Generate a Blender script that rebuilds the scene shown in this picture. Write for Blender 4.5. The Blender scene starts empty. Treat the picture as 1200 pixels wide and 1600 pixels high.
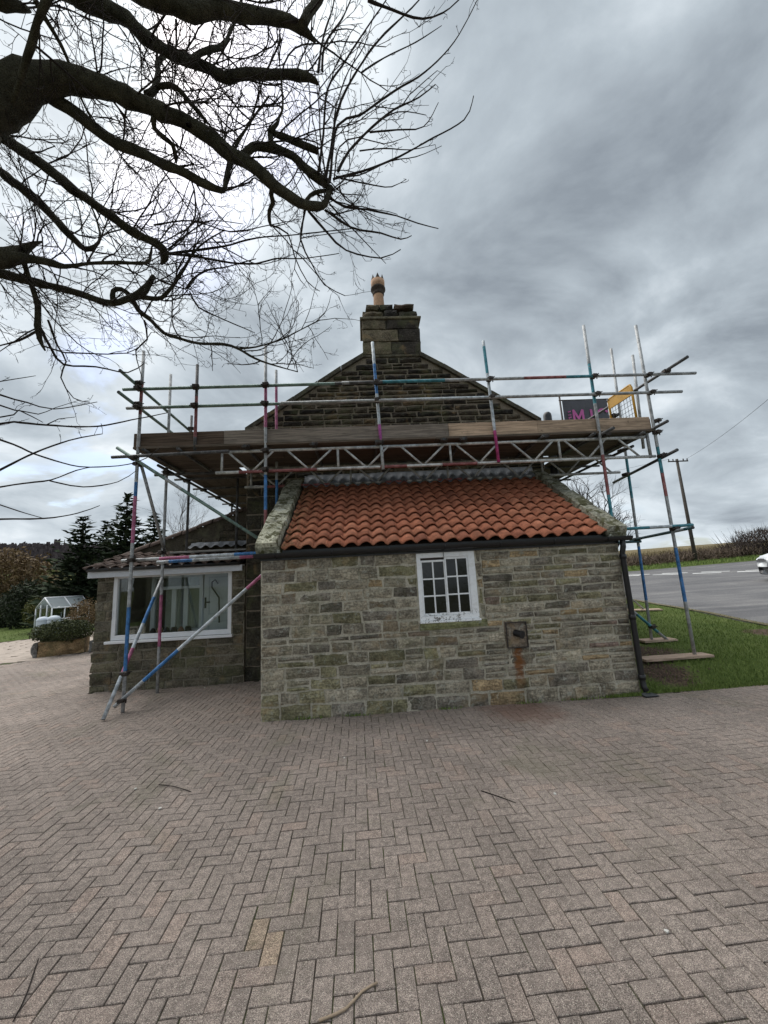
import bpy, math, random
import numpy as np
from mathutils import Vector, Matrix, noise

scene = bpy.context.scene
R = math.radians
# ------------------------------------------------------------------ camera
FPX, EYE = 600.0, 1.62            # focal length in photo pixels (1200x1600), eye height
def _unit(v): return v / np.linalg.norm(v)
_up = _unit(np.array([(410 - 600) / FPX, (800 + 2740) / FPX, 1.0]))
_fw = _unit(np.array([0, 0, 1.0]) - _up * _up[2])
_rt = np.cross(_fw, _up)
if _rt[0] < 0: _rt = -_rt
_c, _s = math.cos(R(3.1)), math.sin(R(3.1))
CM = np.array([_c * _rt + _s * _fw, -_s * _rt + _c * _fw, _up])
cam = bpy.data.cameras.new('camera'); camo = bpy.data.objects.new('camera', cam)
scene.collection.objects.link(camo)
_r, _u, _f = CM @ [1, 0, 0], CM @ [0, 1, 0], CM @ [0, 0, 1]
camo.matrix_world = Matrix(((_r[0], _u[0], -_f[0], 0), (_r[1], _u[1], -_f[1], 0), (_r[2], _u[2], -_f[2], EYE), (0, 0, 0, 1)))
cam.sensor_fit = 'VERTICAL'; cam.sensor_height = 24; cam.lens = 24 * FPX / 1600
cam.clip_start = 0.05; cam.clip_end = 4000
scene.camera = camo
scene.render.resolution_x, scene.render.resolution_y = 768, 1024

# ------------------------------------------------------------------ light
SUN = Vector((-0.40, 0.33, 0.855)).normalized()
EXPOSURE = 1.45
SKY_STRENGTH = 0.1
w = bpy.data.worlds.new('World'); scene.world = w; w.use_nodes = True
nt = w.node_tree; nt.nodes.clear()
class NT:
    """small node-tree writer"""
    def __init__(s, tree): s.t = tree
    def __call__(s, typ, ins=None, out=0, **props):
        n = s.t.nodes.new(typ)
        for k, v in props.items(): setattr(n, k, v)
        for k, v in (ins or {}).items():
            sock = n.inputs[k]
            if isinstance(v, bpy.types.NodeSocket): s.t.links.new(v, sock)
            else: sock.default_value = v
        return n.outputs[out] if out is not None else n
    def math(s, op, a, b=0.0, c=None, clamp=False):
        d = {0: a, 1: b}
        if c is not None: d[2] = c
        return s('ShaderNodeMath', d, operation=op, use_clamp=clamp)
    def mix(s, fac, a, b, mode='MIX'):
        return s('ShaderNodeMix', {0: fac, 6: a, 7: b}, out=2, data_type='RGBA', blend_type=mode, clamp_factor=True)
    def ramp(s, fac, stops, interp='LINEAR'):
        n = s.t.nodes.new('ShaderNodeValToRGB'); s.t.links.new(fac, n.inputs[0])
        cr = n.color_ramp; cr.interpolation = interp
        while len(cr.elements) < len(stops): cr.elements.new(0.5)
        for e, (p, c) in zip(cr.elements, stops):
            e.position = p; e.color = (c, c, c, 1) if not hasattr(c, '__len__') else tuple(c) + (1,)
        return n.outputs[0]
    def noise(s, vec, scale, detail=4, rough=0.55, dist=0.0, out=0):
        return s('ShaderNodeTexNoise', {'Vector': vec, 'Scale': scale, 'Detail': detail, 'Roughness': rough, 'Distortion': dist}, out=out)
    def mapr(s, v, a, b, c=0.0, d=1.0):
        return s('ShaderNodeMapRange', {0: v, 1: a, 2: b, 3: c, 4: d}, clamp=True, interpolation_type='SMOOTHSTEP')
n = NT(nt)
sky = n('ShaderNodeTexSky', sky_type='NISHITA', sun_disc=False, sun_elevation=math.asin(SUN.z),
        sun_rotation=math.atan2(SUN.x, SUN.y), air_density=1.0, dust_density=2.0, ozone_density=1.5)
dirv = n('ShaderNodeTexCoord', out=0)
sep = n('ShaderNodeSeparateXYZ', {0: dirv}, out=None)
zz = n.math('ADD', n.math('MAXIMUM', sep.outputs[2], 0.0), 0.30)
uv = n('ShaderNodeCombineXYZ', {0: n.math('DIVIDE', sep.outputs[0], zz), 1: n.math('DIVIDE', sep.outputs[1], zz), 2: 0.0})
uvs = n('ShaderNodeMapping', {0: uv, 1: (9.1, 3.3, 0), 2: (0, 0, R(-28)), 3: (1.0, 1.2, 1)})
uvl = n('ShaderNodeMapping', {0: uvs, 1: (-0.085, 0.075, 0)})           # the same clouds a step towards the light
big = n.noise(uvs, 0.85, 3, 0.5, 0.6)
mid = n.noise(uvs, 2.0, 9, 0.56, 0.35)
midl = n.noise(uvl, 2.0, 9, 0.56, 0.35)
den = n.math('ADD', n.math('MULTIPLY', big, 0.55), n.math('MULTIPLY', mid, 0.45))
lit = n.math('SUBTRACT', mid, midl)                                     # lit and shaded flanks of the cloud lumps
cloud = n.ramp(n.math('SUBTRACT', den, n.math('MULTIPLY', lit, 0.75)), [(0.34, (0.37, 0.39, 0.405)), (0.44, (0.262, 0.288, 0.31)), (0.54, (0.178, 0.202, 0.223)), (0.68, (0.105, 0.121, 0.139))])
# thin cloud round the hidden sun and along the horizon lets more light through
sd = n('ShaderNodeVectorMath', {0: dirv, 1: SUN}, out=1, operation='DOT_PRODUCT')
glow = n.math('POWER', n.math('MAXIMUM', sd, 0.0), 16.0)
glow = n.math('MULTIPLY', glow, n.mapr(den, 0.60, 0.40, 0.12, 1.0))
hor = n.math('MULTIPLY', n.mapr(sep.outputs[2], 0.32, 0.02), n.mapr(mid, 0.60, 0.40, 0.1, 1.0))
cl = n.mix(n.math('MULTIPLY', hor, 0.75), cloud, (0.30, 0.33, 0.352, 1))
cl = n.mix(1.0, cl, n.mix(glow, (0, 0, 0, 1), (0.40, 0.398, 0.392, 1)), 'ADD')
cl = n.mix(1.0, cl, (1 / SKY_STRENGTH,) * 3 + (1,), 'MULTIPLY')
gap = n.math('MULTIPLY', n.mapr(big, 0.51, 0.44), n.mapr(mid, 0.50, 0.42))
skyb = n.mix(1.0, sky, (0.70, 0.70, 0.70, 1), 'MULTIPLY')
col = n.mix(n.math('MULTIPLY', gap, 0.7), cl, skyb)
bg = n('ShaderNodeBackground', {0: col, 1: SKY_STRENGTH})
n('ShaderNodeOutputWorld', {0: bg}, out=None)

sl = bpy.data.lights.new('sun', 'SUN'); sl.energy = 1.2; sl.angle = R(75); sl.color = (1.0, 0.96, 0.90)
slo = bpy.data.objects.new('sun', sl); scene.collection.objects.link(slo)
slo.rotation_euler = SUN.to_track_quat('Z', 'Y').to_euler(); slo.location = (0, 0, 30)
vs = scene.view_settings
vs.view_transform = 'Standard'; vs.look = 'None'; vs.exposure = EXPOSURE; vs.gamma = 1.0; vs.use_curve_mapping = False
scene.render.engine = 'CYCLES'

# ------------------------------------------------------------------ geometry helpers
WL = {}                                        # world origin of every object built
def ss(a, b, x):
    t = min(1, max(0, (x - a) / (b - a))); return t * t * (3 - 2 * t)
def height(x, y):                              # lie of the land
    wgt = ss(2.6, 3.5, x) * ss(5.02, 5.75, y)
    s = (x - 5) * .72 + (y - 6) * .7
    r = .2 + .027 * min(max(s, 0), 30) + .055 * max(0, min(s - 30, 70))
    return wgt * r - .7 * ss(0, 16, max(0, -x - 6.5)) * ss(6, 16, y) + .010 * noise.noise((x * .9, y * .9, 2)) + .004 * noise.noise((x * 2.6, y * 2.6, 5))
def ray(x, y): return Vector(CM @ np.array([(x - 600) / FPX, (800 - y) / FPX, 1.0]))
def at(x, y, d): return Vector((0, 0, EYE)) + ray(x, y) * d              # a point d metres deep
def atY(x, y, Y): r = ray(x, y); return Vector((0, 0, EYE)) + r * (Y / r.y)
def atX(x, y, X): r = ray(x, y); return Vector((0, 0, EYE)) + r * (X / r.x)
def atZ(x, y, Z=0): r = ray(x, y); return Vector((0, 0, EYE)) + r * ((Z - EYE) / r.z)
def proj(p):
    c = CM.T @ np.array([p[0], p[1], p[2] - EYE]); return 600 + FPX * c[0] / c[2], 800 - FPX * c[1] / c[2], c[2]
def V(*a): return Vector(a)

class MB:
    def __init__(s): s.v, s.f, s.c, s.smooth = [], [], [], []
    def add(s, vs_, fs, col=None, smooth=False):
        o = len(s.v); s.v += [tuple(p) for p in vs_]
        for f in fs: s.f.append(tuple(o + i for i in f)); s.c.append(col or (1, 1, 1)); s.smooth.append(smooth)
        return s
    def box(s, x0, x1, y0, y1, z0, z1, col=None, bev=0.0):
        if bev:
            b = bev; vs_ = []
            for z, i in ((z0, b), (z0 + b, 0), (z1 - b, 0), (z1, b)):
                vs_ += [(x0 + i, y0 + i, z), (x1 - i, y0 + i, z), (x1 - i, y1 - i, z), (x0 + i, y1 - i, z)]
            fs = [(3, 2, 1, 0), (12, 13, 14, 15)]
            for k in range(3):
                for j in range(4): a, c = 4 * k + j, 4 * k + (j + 1) % 4; fs.append((a, c, c + 4, a + 4))
            return s.add(vs_, fs, col)
        return s.add([(x0, y0, z0), (x1, y0, z0), (x1, y1, z0), (x0, y1, z0), (x0, y0, z1), (x1, y0, z1), (x1, y1, z1), (x0, y1, z1)],
                     [(3, 2, 1, 0), (4, 5, 6, 7), (0, 1, 5, 4), (1, 2, 6, 5), (2, 3, 7, 6), (3, 0, 4, 7)], col)
    def prism(s, poly, y0, y1, col=None):      # polygon in x,z pushed along y
        k = len(poly)
        vs_ = [(x, y0, z) for x, z in poly] + [(x, y1, z) for x, z in poly]
        return s.add(vs_, [tuple(range(k)), tuple(range(2 * k - 1, k - 1, -1))] + [(i, i + k, (i + 1) % k + k, (i + 1) % k) for i in range(k)], col)
    def tube(s, pts, rad, sides=8, cap=True, cols=None, smooth=True):
        pts = [Vector(p) for p in pts]; m = len(pts)
        if not hasattr(rad, '__len__'): rad = [rad] * m
        o = len(s.v); t0 = (pts[1] - pts[0]).normalized()
        a = t0.orthogonal().normalized()
        for i, p in enumerate(pts):
            t = ((pts[min(i + 1, m - 1)] - pts[max(i - 1, 0)])).normalized()
            a = (a - t * a.dot(t));
            a = a.normalized() if a.length > 1e-6 else t.orthogonal().normalized()
            b = t.cross(a)
            for k in range(sides):
                q = 2 * math.pi * k / sides
                s.v.append(tuple(p + (a * math.cos(q) + b * math.sin(q)) * rad[i]))
        for i in range(m - 1):
            for k in range(sides):
                k2 = (k + 1) % sides
                s.f.append((o + i * sides + k, o + i * sides + k2, o + (i + 1) * sides + k2, o + (i + 1) * sides + k))
                s.c.append(cols[i] if cols else (1, 1, 1)); s.smooth.append(smooth)
        if cap:
            for base, rev in ((o, True), (o + (m - 1) * sides, False)):
                r = list(range(base, base + sides)); s.f.append(tuple(r[::-1] if rev else r)); s.c.append((.05, .05, .05) if cols else (1, 1, 1)); s.smooth.append(False)  # coloured tubes get ends painted dark for the shade inside them
        return s
    def lathe(s, prof, c, sides=20, smooth=True, col=None):   # (r,z) profile about a vertical axis
        o = len(s.v)
        for r, z in prof:
            for k in range(sides): q = 2 * math.pi * k / sides; s.v.append((c[0] + r * math.cos(q), c[1] + r * math.sin(q), c[2] + z))
        for i in range(len(prof) - 1):
            for k in range(sides):
                k2 = (k + 1) % sides
                s.f.append((o + i * sides + k, o + i * sides + k2, o + (i + 1) * sides + k2, o + (i + 1) * sides + k)); s.c.append(col or (1, 1, 1)); s.smooth.append(smooth)
        return s
    def mesh(s, name, mat, off=(0, 0, 0), colour=False):
        me = bpy.data.meshes.new(name)
        me.from_pydata([(x - off[0], y - off[1], z - off[2]) for x, y, z in s.v], [], s.f)
        me.polygons.foreach_set('use_smooth', s.smooth)
        if colour:
            at_ = me.attributes.new('paint', 'FLOAT_COLOR', 'FACE')
            at_.data.foreach_set('color', [c for col in s.c for c in (*col, 1.0)])
        if mat: me.materials.append(mat)
        me.update(); return me
    def build(s, name, mat, parent=None, colour=False, base=False):
        a = np.array(s.v); lo, hi = a.min(0), a.max(0); c = (lo + hi) / 2
        if base: c[2] = lo[2]
        return link(name, s.mesh(name, mat, c, colour), c, parent)
def link(name, me, loc, parent=None):
    o = bpy.data.objects.new(name, me); scene.collection.objects.link(o)
    loc = Vector([float(q) for q in loc]); WL[o.name] = loc
    if parent is not None: o.parent = parent; o.location = loc - WL[parent.name]
    else: o.location = loc
    return o
def tag(o, label, cat, group=None):
    o['label'] = label; o['category'] = cat
    if group: o['group'] = group
    return o
def thing(name, loc, label, cat, group=None): return tag(link(name, None, loc), label, cat, group)
def struct(o, label=None):
    o['kind'] = 'structure'
    if label: o['label'] = label
    return o
def stuff(o, label=None, cat=None):
    o['kind'] = 'stuff'
    if label: o['label'] = label
    if cat: o['category'] = cat
    return o
def quads(name, vs_, mat, parent=None, k=4, rnd=None):   # big meshes: vs_ (n,k,3)
    vs_ = np.asarray(vs_, dtype=np.float32); m = len(vs_)
    c = vs_.reshape(-1, 3).mean(0); me = bpy.data.meshes.new(name)
    me.vertices.add(m * k); me.vertices.foreach_set('co', (vs_ - c).ravel())
    me.loops.add(m * k); me.loops.foreach_set('vertex_index', np.arange(m * k, dtype=np.int32))
    me.polygons.add(m); me.polygons.foreach_set('loop_start', np.arange(0, m * k, k, dtype=np.int32))
    me.polygons.foreach_set('loop_total', np.full(m, k, dtype=np.int32))
    if rnd is not None:
        a = me.attributes.new('rnd', 'FLOAT', 'FACE'); a.data.foreach_set('value', np.asarray(rnd, dtype=np.float32))
    me.materials.append(mat); me.update(calc_edges=True)
    return link(name, me, c, parent)

# ------------------------------------------------------------------ materials
def material(name, fn, disp=False):
    m = bpy.data.materials.new(name); m.use_nodes = True; m.node_tree.nodes.clear()
    k = NT(m.node_tree); bs = k('ShaderNodeBsdfPrincipled', out=None)
    k('ShaderNodeOutputMaterial', {0: bs.outputs[0]}, out=None)
    def put(**kw):
        for q, v in kw.items():
            q = q.replace('_', ' ')
            if isinstance(v, bpy.types.NodeSocket): m.node_tree.links.new(v, bs.inputs[q])
            else: bs.inputs[q].default_value = v
    fn(k, put); return m
def geo(k): return k('ShaderNodeNewGeometry', out=0)
def bump(k, hgt, strength, dist): return k('ShaderNodeBump', {'Strength': strength, 'Distance': dist, 'Height': hgt})
def c4(c): return tuple(c) + (1,)
def grey(k, fac, lo, hi): return k('ShaderNodeCombineColor', {0: k.mapr(fac, 0, 1, lo, hi), 1: k.mapr(fac, 0, 1, lo, hi), 2: k.mapr(fac, 0, 1, lo, hi)})
def objcol(k): return k('ShaderNodeObjectInfo', out=1)
def simple(name, colr, rough=0.6, var=0.25, scale=8, metal=0.0, bmp=0.15, bd=0.004, spec=0.4, dark=None):
    def f(k, put):
        p = geo(k); a = k.noise(p, scale, 5, .6); b = k.noise(p, scale * 7, 3, .6)
        v = k.math('ADD', k.math('MULTIPLY', a, .7), k.math('MULTIPLY', b, .3))
        d = dark or tuple(q * (1 - 1.4 * var) for q in colr)
        put(Base_Color=k.ramp(v, [(.3, d), (.7, tuple(min(1, q * (1 + var)) for q in colr))]), Roughness=rough, Metallic=metal, Specular_IOR_Level=spec,
            Normal=bump(k, b, bmp, bd))
    return material(name, f)

def rusty(k, p, colr):
    sx = k('ShaderNodeSeparateXYZ', {0: p}, out=None)
    wob = k.math('MULTIPLY', k.math('SUBTRACT', k.noise(p, 9, 4, .6), .5), .16)
    dx = k.math('ABSOLUTE', k.math('ADD', k.math('SUBTRACT', sx.outputs[0], 1.865), wob))
    mx = k.math('MULTIPLY', k.mapr(dx, .075, .02), k.math('MULTIPLY', k.mapr(sx.outputs[2], .67, .66), k.mapr(sx.outputs[2], .05, .42)))
    return k.mix(k.math('MULTIPLY', k.math('MULTIPLY', mx, k.mapr(sx.outputs[1], 5.3, 5.2)), k.mapr(k.noise(p, 22, 5, .7),   .30, .55, .45, .95)), colr, (.20, .078, .024, 1))
def stone_fn(lichen, algae, rust=False, mossy=0.0, rb=.9, ls=17, warm=.45):
    def f(k, put):
        p = geo(k); oc = objcol(k)
        a = k.noise(p, 5.0, 6, .62, .3); b = k.noise(p, 38, 5, .65); g = k.noise(p, 160, 3, .6)
        st = k('ShaderNodeMapping', {0: p, 3: (3.0, 3.0, 26.0)}); gr = k.noise(st, 3.2, 5, .6, .4)
        v = k.math('ADD', k.math('MULTIPLY', a, .38), k.math('ADD', k.math('MULTIPLY', b, .34), k.math('MULTIPLY', gr, .28)))
        colr = k.mix(1.0, oc, grey(k, k.mapr(v, .34, .66), .42, 1.62), 'MULTIPLY')
        sp = k.math('ADD', k.math('MULTIPLY', g, .5), k.math('MULTIPLY', b, .5))
        colr = k.mix(k.math('MULTIPLY', k.mapr(sp, .55, .42), .35), colr, k.mix(1.0, oc, (.35, .33, .30, 1), 'MULTIPLY'))
        # warm mineral staining
        wn = k.noise(p, 2.6, 4, .6, .6)
        colr = k.mix(k.math('MULTIPLY', k.mapr(wn, .56, .70), warm), colr, (.30, .20, .10, 1))
        # pale lichen blotches and green algae
        ln = k.noise(p, ls, 5, .68, .5)
        colr = k.mix(k.math('MULTIPLY', k.mapr(ln, .57, .63), lichen), colr, (.42, .43, .37, 1))
        an = k.noise(p, 1.7, 6, .68, .7)
        am = k.mapr(an, .50 - algae * .2, .66)
        colr = k.mix(k.math('MULTIPLY', am, min(1, .25 + algae)), colr, (.115, .125, .055, 1))
        if mossy: colr = k.mix(k.math('MULTIPLY', k.mapr(k.noise(p, 7.5, 8, .72, .4), .50, .56), mossy), colr, (.062, .060, .022, 1))
        if rust:
            colr = rusty(k, p, colr)
        hgt = k.math('ADD', k.math('MULTIPLY', b, .6), k.math('ADD', k.math('MULTIPLY', gr, .5), k.math('MULTIPLY', g, .25)))
        put(Base_Color=colr, Roughness=rb, Specular_IOR_Level=.25, Normal=bump(k, hgt, .75, .012))
    return f
M_stone = material('rubble_stone', stone_fn(.42, .04, True))
M_dark = material('sooty_stone', stone_fn(.10, .10))
M_block = material('block_stone', stone_fn(.12, .10))
M_cope = material('coping_stone', stone_fn(.9, .0, mossy=.88, ls=8, warm=.1))
def f_mortar(k, put):
    p = geo(k); a = k.noise(p, 4, 5, .6); b = k.noise(p, 45, 5, .7)
    cc = k.mix(1.0, k.ramp(b, [(.3, (.55, .55, .55)), (.7, (1.2, 1.2, 1.2))]), objcol(k), 'MULTIPLY')
    cc = k.mix(k.math('MULTIPLY', k.mapr(a, .48, .68), .5), cc, (.16, .16, .10, 1))
    put(Base_Color=rusty(k, p, cc), Roughness=.95, Specular_IOR_Level=.15, Normal=bump(k, k.math('ADD', a, k.math('MULTIPLY', b, .7)), .8, .02))
M_mortar = material('lime_mortar', f_mortar)
def f_tile(k, put):
    p = geo(k); oc = objcol(k); rn = k('ShaderNodeObjectInfo', out=5)
    a = k.noise(p, 9, 5, .6); b = k.noise(p, 70, 4, .6); c = k.noise(p, 2.2, 5, .65, .6)
    cc = k.mix(1.0, oc, grey(k, k.mapr(k.math('ADD', k.math('MULTIPLY', a, .6), k.math('MULTIPLY', b, .4)), .35, .65), .72, 1.22), 'MULTIPLY')
    cc = k.mix(k.math('MULTIPLY', k.mapr(c, .58, .74), .4), cc, (.12, .055, .035, 1))
    sx = k('ShaderNodeSeparateXYZ', {0: p}, out=None)
    # moss and grime run down beside the left coping
    mm = k.math('MULTIPLY', k.mapr(sx.outputs[0], -.55, -1.1), k.mapr(k.noise(p, 14, 6, .7), .42, .6))
    cc = k.mix(k.math('MULTIPLY', mm, .8), cc, (.07, .065, .025, 1))
    put(Base_Color=cc, Roughness=.82, Specular_IOR_Level=.3, Normal=bump(k, b, .3, .004))
M_tile = material('clay_pantile', f_tile)
def f_paver(k, put):
    p = geo(k)
    rn = k.math('FRACT', k.math('ADD', k('ShaderNodeObjectInfo', out=5), k('ShaderNodeAttribute', out=2, attribute_name='rnd')))
    cc = k.ramp(rn, [(0, (.206, .174, .157)), (.4, (.222, .188, .170)), (.85, (.238, .200, .180)), (1, (.252, .200, .175))])
    a = k.noise(p, 1.1, 5, .6, .4); g1 = k.noise(p, 300, 3, .7); b = k.noise(p, 28, 4, .6)
    vor = k('ShaderNodeTexVoronoi', {'Vector': p, 'Scale': 210.0}, out=None)
    rv = k('ShaderNodeSeparateColor', {0: vor.outputs[1]}, out=0)
    chips = k.math('MULTIPLY', k.mapr(rv, .76, .86), k.mapr(vor.outputs[0], .42, .30))
    dk = k.math('MULTIPLY', k.mapr(rv, .22, .10), k.mapr(vor.outputs[0], .5, .3))
    cc = k.mix(1.0, cc, grey(k, k.mapr(a, .3, .7), .88, 1.12), 'MULTIPLY')
    cc = k.mix(1.0, cc, grey(k, k.mapr(g1, .36, .64), .45, 1.55), 'MULTIPLY')
    cc = k.mix(1.0, cc, grey(k, k.mapr(b, .34, .66), .84, 1.14), 'MULTIPLY')
    cc = k.mix(k.math('MULTIPLY', chips, .75), cc, (.62, .57, .50, 1))
    cc = k.mix(k.math('MULTIPLY', dk, .6), cc, (.05, .042, .04, 1))
    # green film here and there, rusty wash under the boiler flue
    gm = k.math('MULTIPLY', k.mapr(k.noise(p, .9, 6, .7, .8), .53, .68), .32)
    cc = k.mix(gm, cc, (.10, .105, .06, 1))
    dv = k('ShaderNodeVectorMath', {0: p, 1: (1.75, 4.75, 0)}, out=1, operation='DISTANCE')
    dv = k.math('ADD', dv, k.math('MULTIPLY', k.math('SUBTRACT', k.noise(p, 5, 4, .6), .5), .7))
    cc = k.mix(k.math('MULTIPLY', k.mapr(dv, .62, .15), .5), cc, (.13, .055, .035, 1))
    cc = k.mix(k.math('MULTIPLY', k.mapr(k.noise(p, .55, 7, .72, .6), .54, .66), .30), cc, (.075, .066, .058, 1))
    oc = objcol(k); cc = k.mix(1.0, cc, k.mix(1.0, oc, (1.02, 1.0, .955, 1), 'MULTIPLY'), 'MULTIPLY')
    put(Base_Color=cc, Roughness=.86, Specular_IOR_Level=.3, Normal=bump(k, k.math('ADD', g1, k.math('MULTIPLY', chips, .6)), .6, .003))
M_paver = material('concrete_block_paver', f_paver)
def f_joint(k, put):
    p = geo(k); a = k.noise(p, 3.5, 6, .7, .5); b = k.noise(p, 120, 3, .6)
    cc = k.mix(k.mapr(a, .46, .58), (.060, .052, .042, 1), (.065, .085, .028, 1))
    put(Base_Color=k.mix(1.0, cc, grey(k, b, .6, 1.5), 'MULTIPLY'), Roughness=.95, Specular_IOR_Level=.1)
M_joint = material('sandy_joint', f_joint)
def f_tube(k, put):
    p = geo(k); pc = k('ShaderNodeAttribute', attribute_name='paint', attribute_type='GEOMETRY')
    a = k.noise(p, 11, 5, .65, .3); b = k.noise(p, 60, 4, .65)
    cc = k.mix(1.0, pc, grey(k, k.mapr(a, .3, .7), .62, 1.25), 'MULTIPLY')
    cc = k.mix(k.math('MULTIPLY', k.mapr(k.math('ADD', k.math('MULTIPLY', a, .5), k.math('MULTIPLY', b, .5)), .55, .63), .7), cc, (.23, .22, .205, 1))
    cc = k.mix(k.math('MULTIPLY', k.mapr(b, .60, .70), .6), cc, (.10, .06, .04, 1))
    put(Base_Color=cc, Roughness=.52, Metallic=.25, Specular_IOR_Level=.45, Normal=bump(k, b, .15, .002))
M_tube = material('galvanised_tube', f_tube)
def f_wood(k, put):
    p = geo(k); oc = objcol(k); mp = k('ShaderNodeMapping', {0: p, 3: (1.2, 30, 30)})
    a = k.noise(mp, 2.0, 6, .65, .6); b = k.noise(p, 3.0, 5, .6); kn = k.noise(p, 9, 2, .5)
    cc = k.mix(1.0, oc, grey(k, k.mapr(a, .32, .68), .62, 1.3), 'MULTIPLY')
    cc = k.mix(k.math('MULTIPLY', k.mapr(b, .54, .72), .45), cc, (.11, .09, .072, 1))
    cc = k.mix(k.math('MULTIPLY', k.mapr(kn, .70, .76), .7), cc, (.05, .03, .02, 1))
    put(Base_Color=cc, Roughness=.85, Specular_IOR_Level=.2, Normal=bump(k, a, .35, .004))
M_wood = material('weathered_board', f_wood)
def f_white(k, put):
    p = geo(k); a = k.noise(p, 14, 6, .7, .6); b = k.noise(p, 55, 4, .65)
    sx = k('ShaderNodeSeparateXYZ', {0: p}, out=None)
    fl = k.math('MULTIPLY', k.mapr(k.math('ADD', k.math('MULTIPLY', a, .6), k.math('MULTIPLY', b, .4)), .52, .56), k.mapr(sx.outputs[2], 1.2, 1.05))
    cc = k.mix(k.mapr(a, .45, .75), (.86, .87, .88, 1), (.72, .72, .70, 1))
    cc = k.mix(fl, cc, (.10, .085, .07, 1))
    put(Base_Color=cc, Roughness=.5, Normal=bump(k, a, .2, .003))
M_paint = material('flaking_white_paint', f_white)
M_upvc = simple('white_window_frame', (.76, .77, .79), .35, .05, 3, bmp=.02)
M_fascia = simple('grey_white_fascia', (.62, .64, .68), .45, .10, 4, bmp=.05)
def f_pane(k, put):
    p = geo(k); a = k.noise(p, 3.0, 4, .6); b = k.noise(p, 40, 4, .7)
    put(Base_Color=k.ramp(a, [(.35, (.003, .0035, .004)), (.7, (.010, .011, .012))]), Roughness=k.mapr(b, .3, .8, .06, .28), Specular_IOR_Level=.5, IOR=1.5, Normal=bump(k, a, .04, .02))
M_pane = material('dark_old_glass', f_pane)
def glass_mat(name, tint, refl=1.0):
    m = bpy.data.materials.new(name); m.use_nodes = True; m.node_tree.nodes.clear(); k = NT(m.node_tree)
    fr = k('ShaderNodeFresnel', {0: 1.5})
    tr = k('ShaderNodeBsdfTransparent', {0: c4(tint)}); gl = k('ShaderNodeBsdfGlossy', {0: (1, 1, 1, 1), 1: .02})
    mx = k('ShaderNodeMixShader', {0: k.math('MINIMUM', k.math('MULTIPLY', fr, refl), 1.0), 1: tr, 2: gl})
    k('ShaderNodeOutputMaterial', {0: mx}, out=None); return m
M_glass = glass_mat('clear_window_glass', (.88, .91, .90), .9)
M_glass2 = glass_mat('greenhouse_glass', (.80, .85, .85), 2.0)
_k = NT(M_glass2.node_tree); _o = [q for q in M_glass2.node_tree.nodes if q.type == 'OUTPUT_MATERIAL'][0]
_m = _k('ShaderNodeMixShader', {0: .28, 1: _o.inputs[0].links[0].from_socket, 2: _k('ShaderNodeBsdfDiffuse', {0: (.75, .79, .80, 1)})}); M_glass2.node_tree.links.new(_m, _o.inputs[0])  # pale diffuse mixed in stands for sky reflected in the roof panes
M_black = simple('black_plastic', (.012, .012, .014), .38, .3, 6, bmp=.05, spec=.5)
M_lead = simple('lead_flashing', (.26, .275, .30), .55, .3, 12, metal=.3, bmp=.4, bd=.008)
M_clay = simple('buff_clay', (.42, .255, .155), .8, .25, 14, bmp=.2)
M_soot = simple('sooty_clay', (.06, .045, .035), .85, .3, 20)
M_steel = simple('rusty_steel', (.055, .045, .040), .6, .4, 30, metal=.4, bmp=.3)
M_bark = simple('grey_green_bark', (.085, .080, .058), .95, .45, 11, bmp=1.0, bd=.035, spec=.1, dark=(.020, .019, .015))
M_twig = simple('twig_bark', (.040, .033, .030), .9, .4, 12, bmp=.2, spec=.1)
M_birch = simple('brown_twigs', (.11, .085, .072), .9, .4, 3, bmp=.1, spec=.1)
M_oldtile = simple('old_dark_pantile', (.095, .065, .052), .85, .5, 10, bmp=.3)
def f_road(k, put):
    p = geo(k); mp = k('ShaderNodeMapping', {0: p, 2: (0, 0, R(45)), 3: (.16, 1.3, 1)}); a = k.noise(mp, 1.0, 5, .6, .8); b = k.noise(p, 60, 4, .7); c = k.noise(p, .5, 4, .6)
    v = k.math('ADD', k.math('MULTIPLY', a, .6), k.math('MULTIPLY', c, .4))
    put(Base_Color=k.mix(1.0, k.ramp(v, [(.36, (.085, .084, .088)), (.52, (.13, .128, .13)), (.62, (.185, .18, .175))]), grey(k, k.mapr(b, .35, .65), .7, 1.3), 'MULTIPLY'), Roughness=.85, Specular_IOR_Level=.3, Normal=bump(k, b, .5, .004))
M_asphalt = material('worn_asphalt', f_road)
M_roadpaint = simple('worn_road_paint', (.80, .80, .78), .7, .25, 9, bmp=.2)
M_slab = simple('buff_paving_slab', (.36, .30, .25), .85, .22, 3, bmp=.3)
def leaf_mat(name, lo, hi, scale=2.0, rough=.7, trans=0.0):
    def f(k, put):
        p = geo(k); r = k('ShaderNodeAttribute', out=2, attribute_name='rnd'); a = k.noise(p, scale, 4, .6)
        v = k.math('ADD', k.math('MULTIPLY', r, .6), k.math('MULTIPLY', a, .4))
        put(Base_Color=k.ramp(v, [(.2, lo), (.75, hi)]), Roughness=rough, Specular_IOR_Level=.25)
    return material(name, f)
M_grass = leaf_mat('grass_blades', (.065, .110, .022), (.20, .265, .070), .9)
M_conifer = leaf_mat('conifer_needles', (.016, .026, .014), (.055, .076, .040), .7, .95)
M_ever = leaf_mat('evergreen_leaves', (.018, .026, .010), (.085, .098, .036), 2)
M_yew = leaf_mat('dark_hedge_leaves', (.012, .018, .008), (.036, .048, .022), 1)
M_gold = leaf_mat('yellow_green_leaves', (.05, .060, .012), (.17, .165, .045), 2)
M_russet = leaf_mat('russet_leaves', (.085, .055, .028), (.20, .135, .065), 1)
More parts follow.
